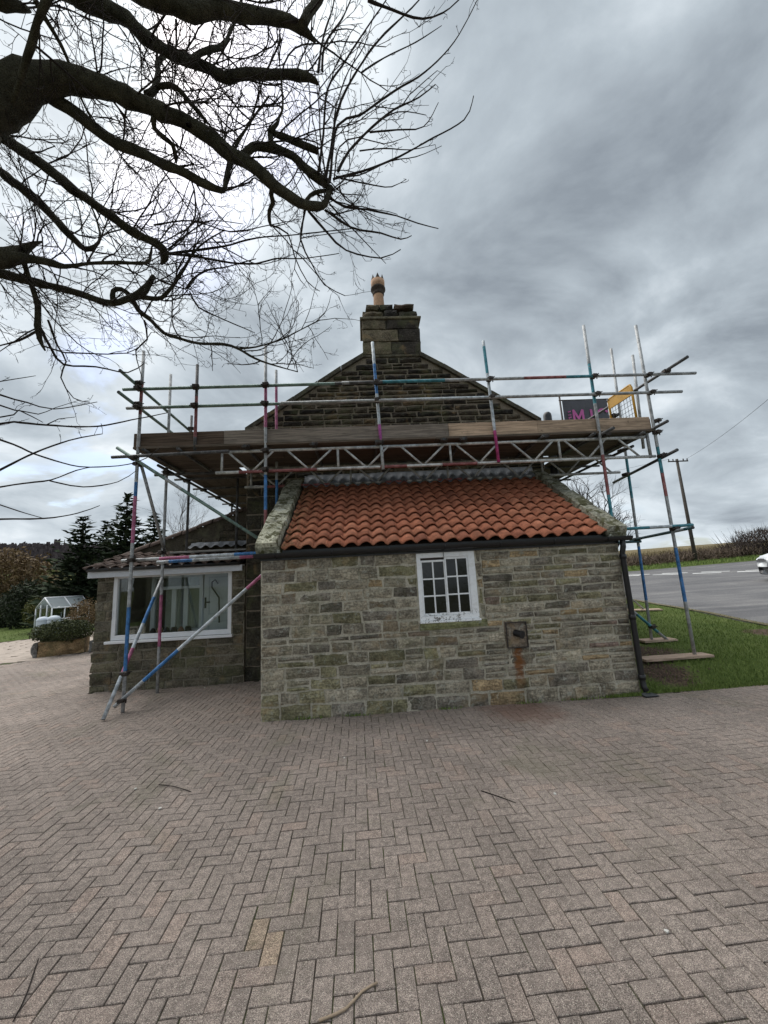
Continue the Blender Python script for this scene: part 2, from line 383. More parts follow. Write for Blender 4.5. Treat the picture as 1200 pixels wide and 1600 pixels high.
M_scrub = leaf_mat('winter_scrub', (.075, .052, .040), (.19, .145, .105), .5)
M_thorn = leaf_mat('dark_thorn_twigs', (.026, .020, .018), (.085, .065, .055), .5)
M_straw = leaf_mat('dry_grass', (.13, .105, .055), (.27, .22, .12), .4)
def f_lawn(k, put):
    p = geo(k); a = k.noise(p, 1.3, 5, .65); b = k.noise(p, 45, 4, .7)
    cc = k.mix(1.0, k.ramp(a, [(.3, (.065, .098, .024)), (.7, (.11, .14, .042))]), grey(k, b, .5, 1.5), 'MULTIPLY')
    # trodden earth
    for q in ((4.05, 5.42, .12, .42), (4.5, 6.3, .22, .6), (7.2, 6.9, .25, .4)):
        dv = k('ShaderNodeVectorMath', {0: p, 1: q[:3]}, out=1, operation='DISTANCE')
        dv = k.math('ADD', dv, k.math('MULTIPLY', k.math('SUBTRACT', k.noise(p, 4, 4, .65), .5), .7))
        cc = k.mix(k.mapr(dv, q[3], q[3] * .55), cc, k.mix(k.mapr(k.noise(p, 22, 5, .75), .35, .65), (.035, .024, .018, 1), (.15, .105, .075, 1)))
    put(Base_Color=cc, Roughness=.95, Specular_IOR_Level=.1, Normal=bump(k, b, .8, .02))
M_lawn = material('lawn_soil', f_lawn)
def f_field(k, put):
    p = geo(k); a = k.noise(p, .02, 5, .6); b = k.noise(p, .4, 5, .65)
    cc = k.ramp(k.math('ADD', k.math('MULTIPLY', a, .6), k.math('MULTIPLY', b, .4)), [(.35, (.055, .075, .022)), (.55, (.09, .095, .035)), (.7, (.14, .11, .06))])
    put(Base_Color=cc, Roughness=.95, Specular_IOR_Level=.1)
M_field = material('rough_field', f_field)

RNG = random.Random(7)
def jit(a): return RNG.uniform(-a, a)

# ------------------------------------------------------------------ the setting: land, road, driveway
def sheet(name, fn, nu, nv, mat, smooth=True):
    b = MB(); vs_ = [fn(i / nu, j / nv) for j in range(nv + 1) for i in range(nu + 1)]
    b.add(vs_, [(j * (nu + 1) + i, j * (nu + 1) + i + 1, (j + 1) * (nu + 1) + i + 1, (j + 1) * (nu + 1) + i) for j in range(nv) for i in range(nu)], smooth=smooth)
    return b.build(name, mat)
def radial(u, v):
    a = u * 2 * math.pi; r = 1500 * v ** 3
    x, y = r * math.sin(a), r * math.cos(a); return (x, y, height(x, y) - .14)
struct(sheet('ground', radial, 120, 60, M_field))
def xe(y):                                      # near edge of the road
    pts = [(-20, 3.0), (3, 6.9), (7.45, 7.81), (9.48, 8.35), (12.4, 8.84), (14.4, 9.29), (20, 10.6), (34, 13.5)]
    for (a, b), (c, d) in zip(pts, pts[1:]):
        if y <= c: return b + (d - b) * (y - a) / (c - a)
    return 13.5
def yf(x): return 31.1 - (x - 21.7) * .12       # far edge of the road
def roadp(u, v):
    y = -6 + v * 37.5; x = xe(y) + u ** 1.5 * 75; y = -6 + v * (yf(x) + 6); return (x, y, height(x, y) + .012)
struct(sheet('road', roadp, 40, 50, M_asphalt))
def vergep(u, v):
    x = 9 + u * 80; y = yf(x) + v * 3.4 - .02; return (x, y, height(x, y) + .02 + .12 * math.sin(v * 3.14))
struct(sheet('grass_verge', vergep, 60, 6, M_lawn))
def lawnp(u, v):
    y = 5.02 + v ** 1.4 * 26; x = 3.36 + u * (xe(y) - 3.33); return (x, y, height(x, y) + .004)
struct(sheet('lawn', lawnp, 30, 50, M_lawn))
def lawnl(u, v):
    x = -60 + u * 53; y = 20.6 + (x + 18.8) * .55 * 0 + v * 34; return (x, y, height(x, y) + .03)
struct(sheet('garden_lawn', lawnl, 30, 20, M_lawn))
def edge_kerb():
    b = MB(); P = [(xe(y), y) for y in np.linspace(4, 30, 40)]
    for (x0, y0), (x1, y1) in zip(P, P[1:]):
        for q in range(1): b.add([(x0 - .1, y0, height(x0, y0) + .03), (x0 + .12, y0, height(x0, y0) + .014), (x1 + .12, y1, height(x1, y1) + .014), (x1 - .1, y1, height(x1, y1) + .03)], [(0, 1, 2, 3)])
    struct(b.build('road_edge', M_straw))
edge_kerb()
# patio of buff slabs beyond the block paving
pat = struct(sheet('patio', lambda u, v: (-30 + u * 25.5, 9.2 + v * 11.4, height(-30 + u * 25.5, 9.2 + v * 11.4) - .05), 24, 14, M_joint))
slabs = [MB().box(-.297, .297, -.297, .297, -.03, .0, bev=.006).mesh('slab', M_slab)]
def patio_edge(x): return 10.45 + (x + 9) * 1.0
cand = []
for i in range(-46, 8):
    for j in range(0, 22):
        x, y = -9 + i * .61 + (.3 if j % 2 else 0), 9.2 + j * .61
        if x > -6 or y < patio_edge(x) + .2 or y > 20.4 or x < -26: continue
        px, py_, dd = proj((x, y, height(x, y)))
        if dd > 0 and -40 < px < 1240: cand.append((dd, x, y))
cand.sort()
for dd, x, y in cand[:290]:
    o = link('slab', slabs[0], (x, y, height(x, y) + .01 + jit(.004)), pat); o.rotation_euler = (jit(.01), jit(.01), jit(.01)); s_ = RNG.uniform(.75, 1.2); o.color = (s_, s_, s_, 1)

# block-paved driveway in 90 degree herringbone
def bed(x0, x1, y0, y1):
    return sheet('driveway_bed', lambda u, v: (x0 + u * (x1 - x0), y0 + v * (y1 - y0), height(x0 + u * (x1 - x0), y0 + v * (y1 - y0)) - .009), 20, 20, M_joint)
b = MB()
for (x0, x1, y0, y1) in ((-14, 9, -3, 5.03), (-14, -1.3, 5.03, 7.1), (-14, -4.5, 7.1, 12.2)):
    nx, ny = int((x1 - x0) / .5) + 1, int((y1 - y0) / .5) + 1
    vs_ = [(x0 + (x1 - x0) * i / nx, y0 + (y1 - y0) * j / ny) for j in range(ny + 1) for i in range(nx + 1)]
    b.add([(x, y, height(x, y) - .010) for x, y in vs_], [(j * (nx + 1) + i, j * (nx + 1) + i + 1, (j + 1) * (nx + 1) + i + 1, (j + 1) * (nx + 1) + i) for j in range(ny) for i in range(nx)], smooth=True)
drive = struct(b.build('driveway', M_joint))
def paved(x, y):
    if y > 12.0 or y < -2.5: return False
    if x > 3.36: return y < 5.02 + .02 * (x - 3.4)
    if x > -1.30: return y < 5.06
    if x > -2.12: return y < 7.0
    if x > -4.62: return y < 6.93
    return y < patio_edge(x) + .05
def paver_mesh(L, Wd, rnd):
    b = MB(); cx, cy, ch = L / 2, Wd / 2, .0032
    z = [-.03, -.003, 0]
    vs_ = [(-cx, -cy, z[0]), (cx, -cy, z[0]), (cx, cy, z[0]), (-cx, cy, z[0])]
    ring = [(-cx, -cy), (cx, -cy), (cx, cy), (-cx, cy)]
    vs_ += [(x + rnd.uniform(-.001, .001), y + rnd.uniform(-.001, .001), z[1]) for x, y in ring]
    vs_ += [(x - math.copysign(ch, x) + rnd.uniform(-.0012, .0012), y - math.copysign(ch, y) + rnd.uniform(-.0012, .0012), z[2]) for x, y in ring]
    fs = [(8, 9, 10, 11)]
    for k in (0, 4):
        for j in range(4): a, c = k + j, k + (j + 1) % 4; fs.append((a, c, c + 4, a + 4))
    return b.add(vs_, fs)
pr = random.Random(3)
PH = [paver_mesh(.1620, .0790, pr) for _ in range(6)]
PHM = [p.mesh('paver', M_paver) for p in PH]
rot = R(1.2); cr_, sr_ = math.cos(rot), math.sin(rot)
spots = []
PM = .083                                                # half a block length
for i in range(-180, 128):
    for j in range(-34, 152):
        k = (i + j) % 4
        if k == 0: cx, cy, ver = (i + 1) * PM, (j + .5) * PM, 0
        elif k == 2: cx, cy, ver = (i + .5) * PM, (j + 1) * PM, 1
        else: continue
        x, y = cx * cr_ - cy * sr_, cx * sr_ + cy * cr_
        if not paved(x, y) or abs(x - .3) > 1.25 * max(y, 0) + 3.2: continue
        px, py_, dd = proj((x, y, 0))
        vis = dd > .3 and -40 < px < 1240 and 1000 < py_ < 1640
        spots.append((not vis, math.hypot(x, y), x, y, ver))
spots.sort()
pale = [atZ(410, 1468), atZ(437, 1470), atZ(470, 1490)]
allv, allr = [], []
tpl = [(np.array(p.v), p.f) for p in PH]
for q, (nv_, dd, x, y, ver) in enumerate(spots):
    a = rot + (math.pi / 2 if ver else 0) + pr.gauss(0, .006); z = height(x, y) + pr.gauss(0, .0006)
    x += pr.gauss(0, .0008); y += pr.gauss(0, .0008)
    if q < 300:
        o = link('paver', PHM[q % 6], (x, y, z), drive); o.rotation_euler = (pr.gauss(0, .004), pr.gauss(0, .003), a)
        dmin = min(math.hypot(x - p.x, y - p.y) for p in pale[:2])
        if dmin < .06: o.color = (1.22, 1.13, .98, 1)
    else:
        vv, ff = tpl[q % 6]; ca, sa = math.cos(a), math.sin(a)
        tx, ty = pr.gauss(0, .004), pr.gauss(0, .003)
        wv = np.stack([vv[:, 0] * ca - vv[:, 1] * sa + x, vv[:, 0] * sa + vv[:, 1] * ca + y, vv[:, 2] + z + vv[:, 0] * ty + vv[:, 1] * tx], 1)
        for f in ff: allv.append(wv[list(f)])
        allr += [pr.random()] * len(ff)
stuff(quads('paving_field', allv, M_paver, drive, 4, allr))

# grass blades on the lawn by the scaffold and on the verges
def blades(name, pts, hlo, hhi, wid, mat, seed, label, cat='grass'):
    g = np.random.default_rng(seed); P = np.array(pts); m = len(P)
    a = g.uniform(0, 6.283, m); hh = g.uniform(hlo, hhi, m); ln = g.uniform(.1, .7, m) * hh; la = g.uniform(0, 6.283, m)
    wx, wy = np.cos(a) * wid, np.sin(a) * wid; z0 = P[:, 2]
    t = np.stack([np.stack([P[:, 0] - wx, P[:, 1] - wy, z0], 1), np.stack([P[:, 0] + wx, P[:, 1] + wy, z0], 1),
                  np.stack([P[:, 0] + np.cos(la) * ln, P[:, 1] + np.sin(la) * ln, z0 + hh], 1)], 1)
    return stuff(quads(name, t, mat, None, 3, g.uniform(0, 1, m)), label, cat)
pts = []; gr = random.Random(5)
soil = [(4.05, 5.42, .42), (4.5, 6.3, .55), (7.2, 6.9, .4)]
while len(pts) < 52000:
    y = 5.0 + 9.5 * gr.random() ** 1.8; x = 3.4 + gr.random() * (xe(y) - 3.3)
    if x > xe(y) + .05: continue
    nz = .35 * noise.noise((x * 2.2, y * 2.2, 0))
    if any(math.hypot(x - a, y - b_) + nz < r * .85 and gr.random() < .86 for a, b_, r in soil): continue
    if y < 5.05 and gr.random() < .5: continue
    pts.append((x, y, height(x, y)))
blades('lawn_grass', pts, .018, .062, .0045, M_grass, 1, 'short green grass round the scaffold feet beside the road')
pts = []
for _ in range(14000):
    x = 10 + gr.random() * 60; y = yf(x) + gr.random() * 3.3; pts.append((x, y, height(x, y) + .08))
blades('verge_grass', pts, .08, .3, .03, M_grass, 2, 'green grass verge along the far side of the road')
pts = []
for _ in range(9000):
    x = -45 + gr.random() * 36; y = 20.6 + gr.random() * 16; pts.append((x, y, height(x, y) + .03))
blades('garden_grass', pts, .03, .07, .02, M_grass, 3, 'mown green garden lawn beyond the patio')

# give-way dashes on the road
A_, B_ = V(16.9, 25.7, 0), V(26.3, 16.8, 0); dv_ = (B_ - A_).normalized(); nv2 = V(-dv_.y, dv_.x, 0)
for row in (0, 1):
    t = .4 * row
    while t < 13:
        c = [A_ + dv_ * (t + a_) + nv2 * (row * 1.25 + b_) for a_, b_ in ((0, 0), (1.35, 0), (1.35, .42), (0, .42))]
        o = MB().add([(p.x, p.y, height(p.x, p.y) + .022) for p in c], [(0, 1, 2, 3)]).build('road_marking', M_roadpaint)
        struct(o); t += 2.05

# ------------------------------------------------------------------ stone walls
SR = random.Random(21)
def stone_mesh(w_, h_, d_, rough, rnd, taper=.012, nx=None):
    """a split stone: outline a little uneven, front face bulging; front looks to -y, back at y=0"""
    nx = nx or max(2, min(5, int(w_ / .09) + 1)); nz = 2 if h_ < .16 else 3
    b = MB(); vs_ = []; e = min(taper, h_ * .2)
    cj = [(rnd.uniform(-1, 1), rnd.uniform(-1, 1)) for _ in range(4)]; j = min(.013, h_ * .10); sd = rnd.uniform(0, 99)
    def outline(u, v, ins):
        x = (u - .5) * (w_ - 2 * ins); z = (v - .5) * (h_ - 2 * ins)
        dx = sum(c[0] * q for c, q in zip(cj, ((1 - u) * (1 - v), u * (1 - v), u * v, (1 - u) * v)))
        dz = sum(c[1] * q for c, q in zip(cj, ((1 - u) * (1 - v), u * (1 - v), u * v, (1 - u) * v)))
        k = noise.noise((u * w_ * 14 + sd, v * h_ * 14, sd)) * j * 1.3
        return x + dx * j + k * (abs(u - .5) > .49), z + dz * j + k * (abs(v - .5) > .49)
    for v in range(nz + 1):
        for u in range(nx + 1):
            edge = u in (0, nx) or v in (0, nz)
            x, z = outline(u / nx, v / nz, e * .55)
            y = -d_ + (e * .45 if edge else 0) + rough * noise.noise((x * 9 + sd, z * 13, sd)) - (0 if edge else rough * .5)
            vs_.append((x, y, z))
    n0 = len(vs_); ring = [(u, 0) for u in range(nx + 1)] + [(nx, v) for v in range(1, nz + 1)] + [(u, nz) for u in range(nx - 1, -1, -1)] + [(0, v) for v in range(nz - 1, 0, -1)]
    fi = [v * (nx + 1) + u for u, v in ring]
    for u, v in ring: x, z = outline(u / nx, v / nz, 0); vs_.append((x, -d_ * .45, z))
    for u, v in ring: x, z = outline(u / nx, v / nz, 0); vs_.append((x, 0, z))
    m = len(ring); fs = [(v * (nx + 1) + u, v * (nx + 1) + u + 1, (v + 1) * (nx + 1) + u + 1, (v + 1) * (nx + 1) + u) for v in range(nz) for u in range(nx)]
    for k in range(m): k2 = (k + 1) % m; fs.append((fi[k2], fi[k], n0 + k, n0 + k2)); fs.append((n0 + k2, n0 + k, n0 + m + k, n0 + m + k2))
    return b.add(vs_, fs, smooth=False)
def courses(x0, x1, z0, z1, hr, wr, rnd, gap, split=lambda x, z: 0, first=None):
    out = []; z = z0; k = 0
    while z < z1 - .03:
        hh = first[k] if first and k < len(first) else rnd.uniform(*hr)
        if z + hh > z1 - .06: hh = z1 - z
        x = x0
        while x < x1 - .03:
            ww = rnd.uniform(*wr) * (1 if hh < .19 else 1.25)
            if x + ww > x1 - wr[0] * .7: ww = x1 - x
            if ww > wr[1] * 1.5: ww *= .5
            if rnd.random() < split(x, z) and hh > .11:
                c = rnd.uniform(.4, .6) * hh
                out.append((x + gap / 2, x + ww - gap / 2, z + gap / 2, z + c - gap / 2))
                if ww > .34 and rnd.random() < .5: out.append((x + gap / 2, x + ww * .5 - gap / 2, z + c + gap / 2, z + hh - gap / 2)); out.append((x + ww * .5 + gap / 2, x + ww - gap / 2, z + c + gap / 2, z + hh - gap / 2))
                else: out.append((x + gap / 2, x + ww - gap / 2, z + c + gap / 2, z + hh - gap / 2))
            else: out.append((x + gap / 2, x + ww - gap / 2, z + gap / 2, z + hh - gap / 2))
            x += ww
        z += hh; k += 1
    return out
def put_stones(rects, yface, parent, mat, pick, rnd, proud=.016, rough=.010, name='stone', tap=.012):
    for (a, c, z0, z1) in rects:
        m = stone_mesh(c - a, z1 - z0, .05 + rnd.uniform(-.006, .008), rough, rnd, tap).mesh(name, mat)
        o = link(name, m, ((a + c) / 2, yface - proud + .05, (z0 + z1) / 2), parent)
        q = pick((a + c) / 2, (z0 + z1) / 2); f = rnd.uniform(.58, 1.22); o.color = (q[0] * f, q[1] * f, q[2] * f, 1)

# ------------------------------------------------------------------ the lean-to outbuilding
X0, X1, YW = -1.33, 3.37, 4.99
lean = thing('outbuilding', (1.0, 6.0, 0), 'small stone lean-to outbuilding with red pantile roof and white twelve-pane window', 'outbuilding')
b = MB(); yc = YW - .001
WX0, WX1, WZ0, WZ1 = .655, 1.415, 1.045, 1.90
b.box(X0, WX0, yc, yc + .4, -.1, 1.97); b.box(WX1, X1, yc, yc + .4, -.1, 1.97); b.box(WX0, WX1, yc, yc + .4, -.1, WZ0); b.box(WX0, WX1, yc, yc + .4, WZ1, 1.97)
for xa, xb in ((X0, X0 + .33), (X1 - .33, X1)):       # side walls with raked tops
    b.add([(xa, yc + .4, -.1), (xb, yc + .4, -.1), (xb, 7.0, -.1), (xa, 7.0, -.1), (xa, yc + .4, 2.15), (xb, yc + .4, 2.15), (xb, 7.0, 3.28), (xa, 7.0, 3.28)],
          [(0, 1, 5, 4), (1, 2, 6, 5), (2, 3, 7, 6), (3, 0, 4, 7), (4, 5, 6, 7)])
nx_, nz_ = 120, 50                                      # pointing: uneven, lapping the stone edges in places
def pt(i, k):
    x, z = X0 + (X1 - X0) * i / nx_, -.05 + 2.0 * k / nz_
    return (x, yc + .0035 - .010 * (.35 + .9 * noise.noise((x * 3.1, z * 3.1, 4)) + .5 * noise.noise((x * 17, z * 17, 9))), z)
vs_ = [pt(i, k) for k in range(nz_ + 1) for i in range(nx_ + 1)]
def free(i, k):
    x, z = X0 + (X1 - X0) * (i + .5) / nx_, -.05 + 2.0 * (k + .5) / nz_
    return not (WX0 - .02 < x < WX1 + .02 and z > WZ0 - .02)
b.add(vs_, [(k * (nx_ + 1) + i, k * (nx_ + 1) + i + 1, (k + 1) * (nx_ + 1) + i + 1, (k + 1) * (nx_ + 1) + i) for k in range(nz_) for i in range(nx_) if free(i, k)], smooth=True)
wall = b.build('wall', M_mortar, lean); wall.color = (.52, .475, .38, 1)
def pick_lean(x, z):
    g = SR.random(); low = max(0, 1 - z / .9) * max(0, min(1, (1.4 - x) / 2))
    if g < .035 + .05 * (x > 1.3): return (.34, .25, .145)
    if g < .06 + .05 * (x > 1): return (.22, .16, .13)
    if g < .12 + .45 * low + .10: return (.245, .222, .135)
    if g < .62: return (.285, .25, .188)
    if g < .82: return (.205, .18, .145)
    return (.34, .30, .23)
st = courses(X0, X1, -.02, .93, (.12, .155), (.19, .46), SR, .016, lambda x, z: .62 if x > .9 and z > .25 else (.10 if z > .3 else 0), [.18, .15])
VX0, VX1, VZ0, VZ1 = 1.725, 1.995, .655, .975
fix = []
for (a, c, z0, z1) in st:                               # leave room for the flue block
    if c > VX0 and a < VX1 and z1 > VZ0 and z0 < VZ1:
        zc0, zc1 = z0, z1
        if z0 < VZ0 - .045: fix.append((a, c, z0, VZ0 - .012)); continue
        if a < VX0 - .06: fix.append((a, VX0 - .012, z0, z1))
        if c > VX1 + .06: fix.append((VX1 + .012, c, z0, z1))
    else: fix.append((a, c, z0, z1))
fix = [r for r in fix if r[3] - r[2] > .03]
fix += courses(X0, WX0 - .005, .93, 1.955, (.125, .165), (.19, .46), SR, .016)
fix += courses(WX1 + .085, X1, .93, 1.955, (.078, .11), (.20, .46), SR, .014)
fix += [(WX1 + .02, WX1 + .08, z, z + q - .015) for z, q in ((1.045, .17), (1.215, .2), (1.415, .14), (1.555, .2), (1.755, .19))]
put_stones(fix, YW, wall, M_stone, pick_lean, SR)
# window
win = MB(); F0 = YW - .012
for (a, c, z0, z1) in ((WX0, WX0 + .05, WZ0, WZ1), (WX1 - .085, WX1, WZ0, WZ1), (WX0 + .05, WX1 - .085, WZ1 - .065, WZ1), (WX0 + .05, WX1 - .085, WZ0, WZ0 + .055)):
    win.box(a, c, F0, F0 + .09, z0, z1, bev=.004)
window = win.build('window', M_paint, lean)
win = MB().box(WX0 - .01, WX1 + .012, F0 - .03, F0 + .05, WZ0 - .028, WZ0 - .002, bev=.005).build('sill_board', M_paint, window)
mid_ = (WX0 + .05 + WX1 - .085) / 2
def sash(x0, x1, z0, z1, y):
    s_ = MB()
    for (a, c, p, q) in ((x0, x0 + .019, z0, z1), (x1 - .019, x1, z0, z1), (x0 + .019, x1 - .019, z1 - .026, z1), (x0 + .019, x1 - .019, z0, z0 + .03)): s_.box(a, c, y, y + .035, p, q, bev=.003)
    s_.build('sash', M_paint, window)
    ix0, ix1, iz0, iz1 = x0 + .019, x1 - .019, z0 + .03, z1 - .026; cx = (ix0 + ix1) / 2; t = .009
    MB().box(cx - t, cx + t, y + .004, y + .03, iz0, iz1).build('glazing_bar', M_paint, window)
    for k in (1, 2):
        zk = iz0 + (iz1 - iz0) * k / 3
        for a, c in ((ix0, cx - t), (cx + t, ix1)): MB().box(a, c, y + .006, y + .029, zk - t, zk + t).build('glazing_bar', M_paint, window)
    for k in range(3):
        za, zb = iz0 + (iz1 - iz0) * k / 3, iz0 + (iz1 - iz0) * (k + 1) / 3
        for a, c in ((ix0, cx - t), (cx + t, ix1)):
            o = MB().box(a - .002, c + .002, y + .016, y + .019, za - .002, zb + .002).build('pane', M_pane, window); o.rotation_euler = (jit(.02), 0, jit(.02))
sash(WX0 + .052, mid_ + .010, WZ0 + .057, WZ1 - .095, F0 + .03)
sash(mid_ + .004, WX1 - .087, WZ0 + .057, WZ1 - .067, F0 + .012)
MB().box(WX0 + .052, mid_ + .002, F0 + .045, F0 + .05, WZ1 - .095, WZ1 - .067).build('gap_strip', M_steel, window)
MB().box(WX0, WX1, YW + .1, YW + .11, WZ0, WZ1).build('dark_room_sheet', M_black, window)  # added black sheet stands for the unlit room behind the panes
o = link('sill_stone', stone_mesh(.86, .095, .06, .008, SR, .012).mesh('sill_stone', M_stone), (1.08, YW + .025, .982), wall); o.color = (.20, .20, .10, 1)
# boiler flue block
fl = link('flue_block', stone_mesh(VX1 - VX0, VZ1 - VZ0, .055, .006, SR, .008).mesh('flue_block', M_stone), ((VX0 + VX1) / 2, YW + .02, (VZ0 + VZ1) / 2), lean); fl.color = (.19, .155, .12, 1)
c = V(1.845, YW - .03, .84); dr = V(.55, -1, -.16).normalized()
b = MB().tube([c, c + dr * .10], .042, 16, cap=False); b.tube([c + dr * .002, c + dr * .10], .030, 16); b.tube([c + dr * .097, c + dr * .112], .048, 16)
b.build('flue_pipe', M_black, fl)
fr = MB()
for (a, q, z0, z1) in ((VX0, VX1, VZ1 - .012, VZ1 - .002), (VX0, VX1, VZ0 + .002, VZ0 + .012), (VX0, VX0 + .01, VZ0 + .012, VZ1 - .012), (VX1 - .01, VX1, VZ0 + .012, VZ1 - .012)): fr.box(a, q, YW - .05, YW - .03, z0, z1)
fr.build('flue_frame', M_steel, fl)

# pantile roof
PITCH = math.atan2(3.36 - 2.03, 2.05); cp, sp_ = math.cos(PITCH), math.sin(PITCH)
ROWS, COLS = 11, 23; TX0, TX1 = -1.04, 3.24; TW = (TX1 - TX0) / COLS; GA = 2.42 / ROWS
def tile_mesh(W_, L_, rnd):
    b = MB(); n_ = 14; prof = []
    for i in range(n_ + 1):
        u = i / n_ * 1.12 - .06; zz_ = .026 * math.sin(2 * math.pi * (u - .42 + .07 * math.sin(2 * math.pi * (u - .1))))
        prof.append((u * W_, zz_))
    vs_ = []
    for (y, dz) in ((0, 0), (L_, -.012)):
        for x, z in prof: vs_.append((x, y, z + dz + .012))
        for x, z in prof: vs_.append((x, y, z + dz))
    k = n_ + 1; fs = []
    for i in range(n_):
        fs.append((i, i + 1, 2 * k + i + 1, 2 * k + i)); fs.append((k + i, i + k + 1, i + 1, i)[::1]); fs.append((k + i + 1, k + i, 3 * k + i, 3 * k + i + 1))
    fs += [(0, 2 * k, 3 * k, k), (n_, k + n_, 3 * k + n_, 2 * k + n_)]
    b.add(vs_, fs, smooth=False)
    for q, f in enumerate(fs[:-2]): b.smooth[q] = q % 3 == 0
    return b.mesh('pantile', M_tile)
TM = [tile_mesh(TW, GA + .07, SR)]
E0 = V(0, 4.90, 1.99)
roof = MB().add([(X0 + .02, 4.94, 1.985), (X1 - .02, 4.94, 1.985), (X1 - .02, 7.0, 3.318), (X0 + .02, 7.0, 3.318), (X0 + .02, 4.94, 1.96), (X1 - .02, 4.94, 1.96), (X1 - .02, 7.0, 3.29), (X0 + .02, 7.0, 3.29)],
                [(0, 1, 2, 3), (7, 6, 5, 4), (0, 4, 5, 1), (3, 2, 6, 7)]).build('roof', M_oldtile, lean)
for r in range(ROWS):
    for c_ in range(COLS):
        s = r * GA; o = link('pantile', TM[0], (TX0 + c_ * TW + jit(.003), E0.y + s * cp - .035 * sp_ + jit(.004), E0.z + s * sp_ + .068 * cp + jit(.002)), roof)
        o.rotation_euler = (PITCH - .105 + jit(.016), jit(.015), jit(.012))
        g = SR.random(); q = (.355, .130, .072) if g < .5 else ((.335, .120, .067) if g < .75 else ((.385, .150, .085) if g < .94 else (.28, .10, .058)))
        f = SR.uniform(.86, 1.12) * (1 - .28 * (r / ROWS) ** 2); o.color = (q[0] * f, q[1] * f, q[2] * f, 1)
# corrugated lead flashing along the top
b = MB(); nx = COLS * 8
vs_ = []
for i in range(nx + 1):
    x = TX0 - .02 + (TX1 - TX0 + .04) * i / nx; wv = .5 + .5 * math.sin(2 * math.pi * ((x - TX0) / TW - .42))
    for (s, lift) in ((2.17 - .02 * wv, .085 + .075 * wv), (2.36, .10 + .065 * wv), (2.46, .15 + .02 * wv), (2.475, .22)):
        vs_.append((x, E0.y + s * cp, E0.z + s * sp_ + lift))
b.add(vs_, [(i * 4 + k, (i + 1) * 4 + k, (i + 1) * 4 + k + 1, i * 4 + k + 1) for i in range(nx) for k in range(3)], smooth=True)
b.build('lead_flashing', M_lead, lean)
# copings
def coping(x0, x1, cuts, name='coping_stone', cols=None):
    for k, (s0, s1) in enumerate(zip(cuts, cuts[1:])):
        m = stone_mesh(x1 - x0, (s1 - s0) - .012, .13, .008, SR, .022, nx=4).mesh(name, M_cope)
        o = link(name, m, ((x0 + x1) / 2, 4.93 + (s0 + s1) / 2 * cp, 2.035 + (s0 + s1) / 2 * sp_), lean)
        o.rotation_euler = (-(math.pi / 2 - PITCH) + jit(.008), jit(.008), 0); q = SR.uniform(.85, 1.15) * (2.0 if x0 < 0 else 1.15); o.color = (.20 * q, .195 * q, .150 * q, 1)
coping(-1.375, -1.085, (-.03, .62, 1.28, 1.86, 2.46)); coping(3.19, 3.44, (-.06, .72, 1.35, 1.95, 2.46))
for (xa, xb) in ((-1.385, -1.05), (3.185, 3.45)):       # kneelers under the copings
    o = link('kneeler', stone_mesh(xb - xa, .15, .2, .01, SR, .03).mesh('kneeler', M_cope), ((xa + xb) / 2, 5.06, 2.02), lean); o.color = (.17, .165, .12, 1)
# gutter and downpipe
b = MB(); gy, gz, gr_ = 4.90, 1.985, .058; xs = (X0 - .06, X1 + .13); prof = [(gr_ * math.cos(a), gr_ * math.sin(a)) for a in np.linspace(math.pi, 2 * math.pi, 11)]
prof = prof + [(p * .93, q * .93) for p, q in prof[::-1]]
b.add([(x, gy + p, gz + q) for x in xs for p, q in prof], [(i, (i + 1) % 22, (i + 1) % 22 + 22, i + 22) for i in range(22)] + [tuple(range(10, -1, -1)), tuple(range(22, 33))], smooth=False)
gut = b.build('gutter', M_black, lean)
MB().box(X0, X1, 4.953, 4.972, 1.90, 2.02).build('fascia_board', M_black, lean)
for x in np.linspace(X0 + .2, X1 - .2, 7):
    bb = MB(); bb.tube([(x, gy + (gr_ + .006) * math.cos(a), gz + (gr_ + .006) * math.sin(a)) for a in np.linspace(math.pi, 2 * math.pi, 8)], .006, 5); bb.build('gutter_bracket', M_black, gut)
b = MB(); b.tube([(3.385, 4.90, 1.94), (3.385, 4.905, 1.85), (3.375, 4.93, 1.76), (3.38, 4.93, .20), (3.382, 4.925, .11), (3.388, 4.895, .06)], .034, 14)
dp = b.build('downpipe', M_black, lean)
for z in (1.72, .95, .22):
    MB().tube([(3.378, 4.93, z - .03), (3.378, 4.93, z + .03)], .042, 14).build('pipe_clip', M_black, dp)
MB().box(3.34, 3.52, 4.86, 5.0, .001, .014, bev=.005).build('drain_gully', M_black, dp)
MB().tube([(1.005, 4.86, 2.0), (1.006, 4.94, 1.93), (1.007, 4.955, 1.84)], .004, 5).build('latch_wire', M_steel, lean)

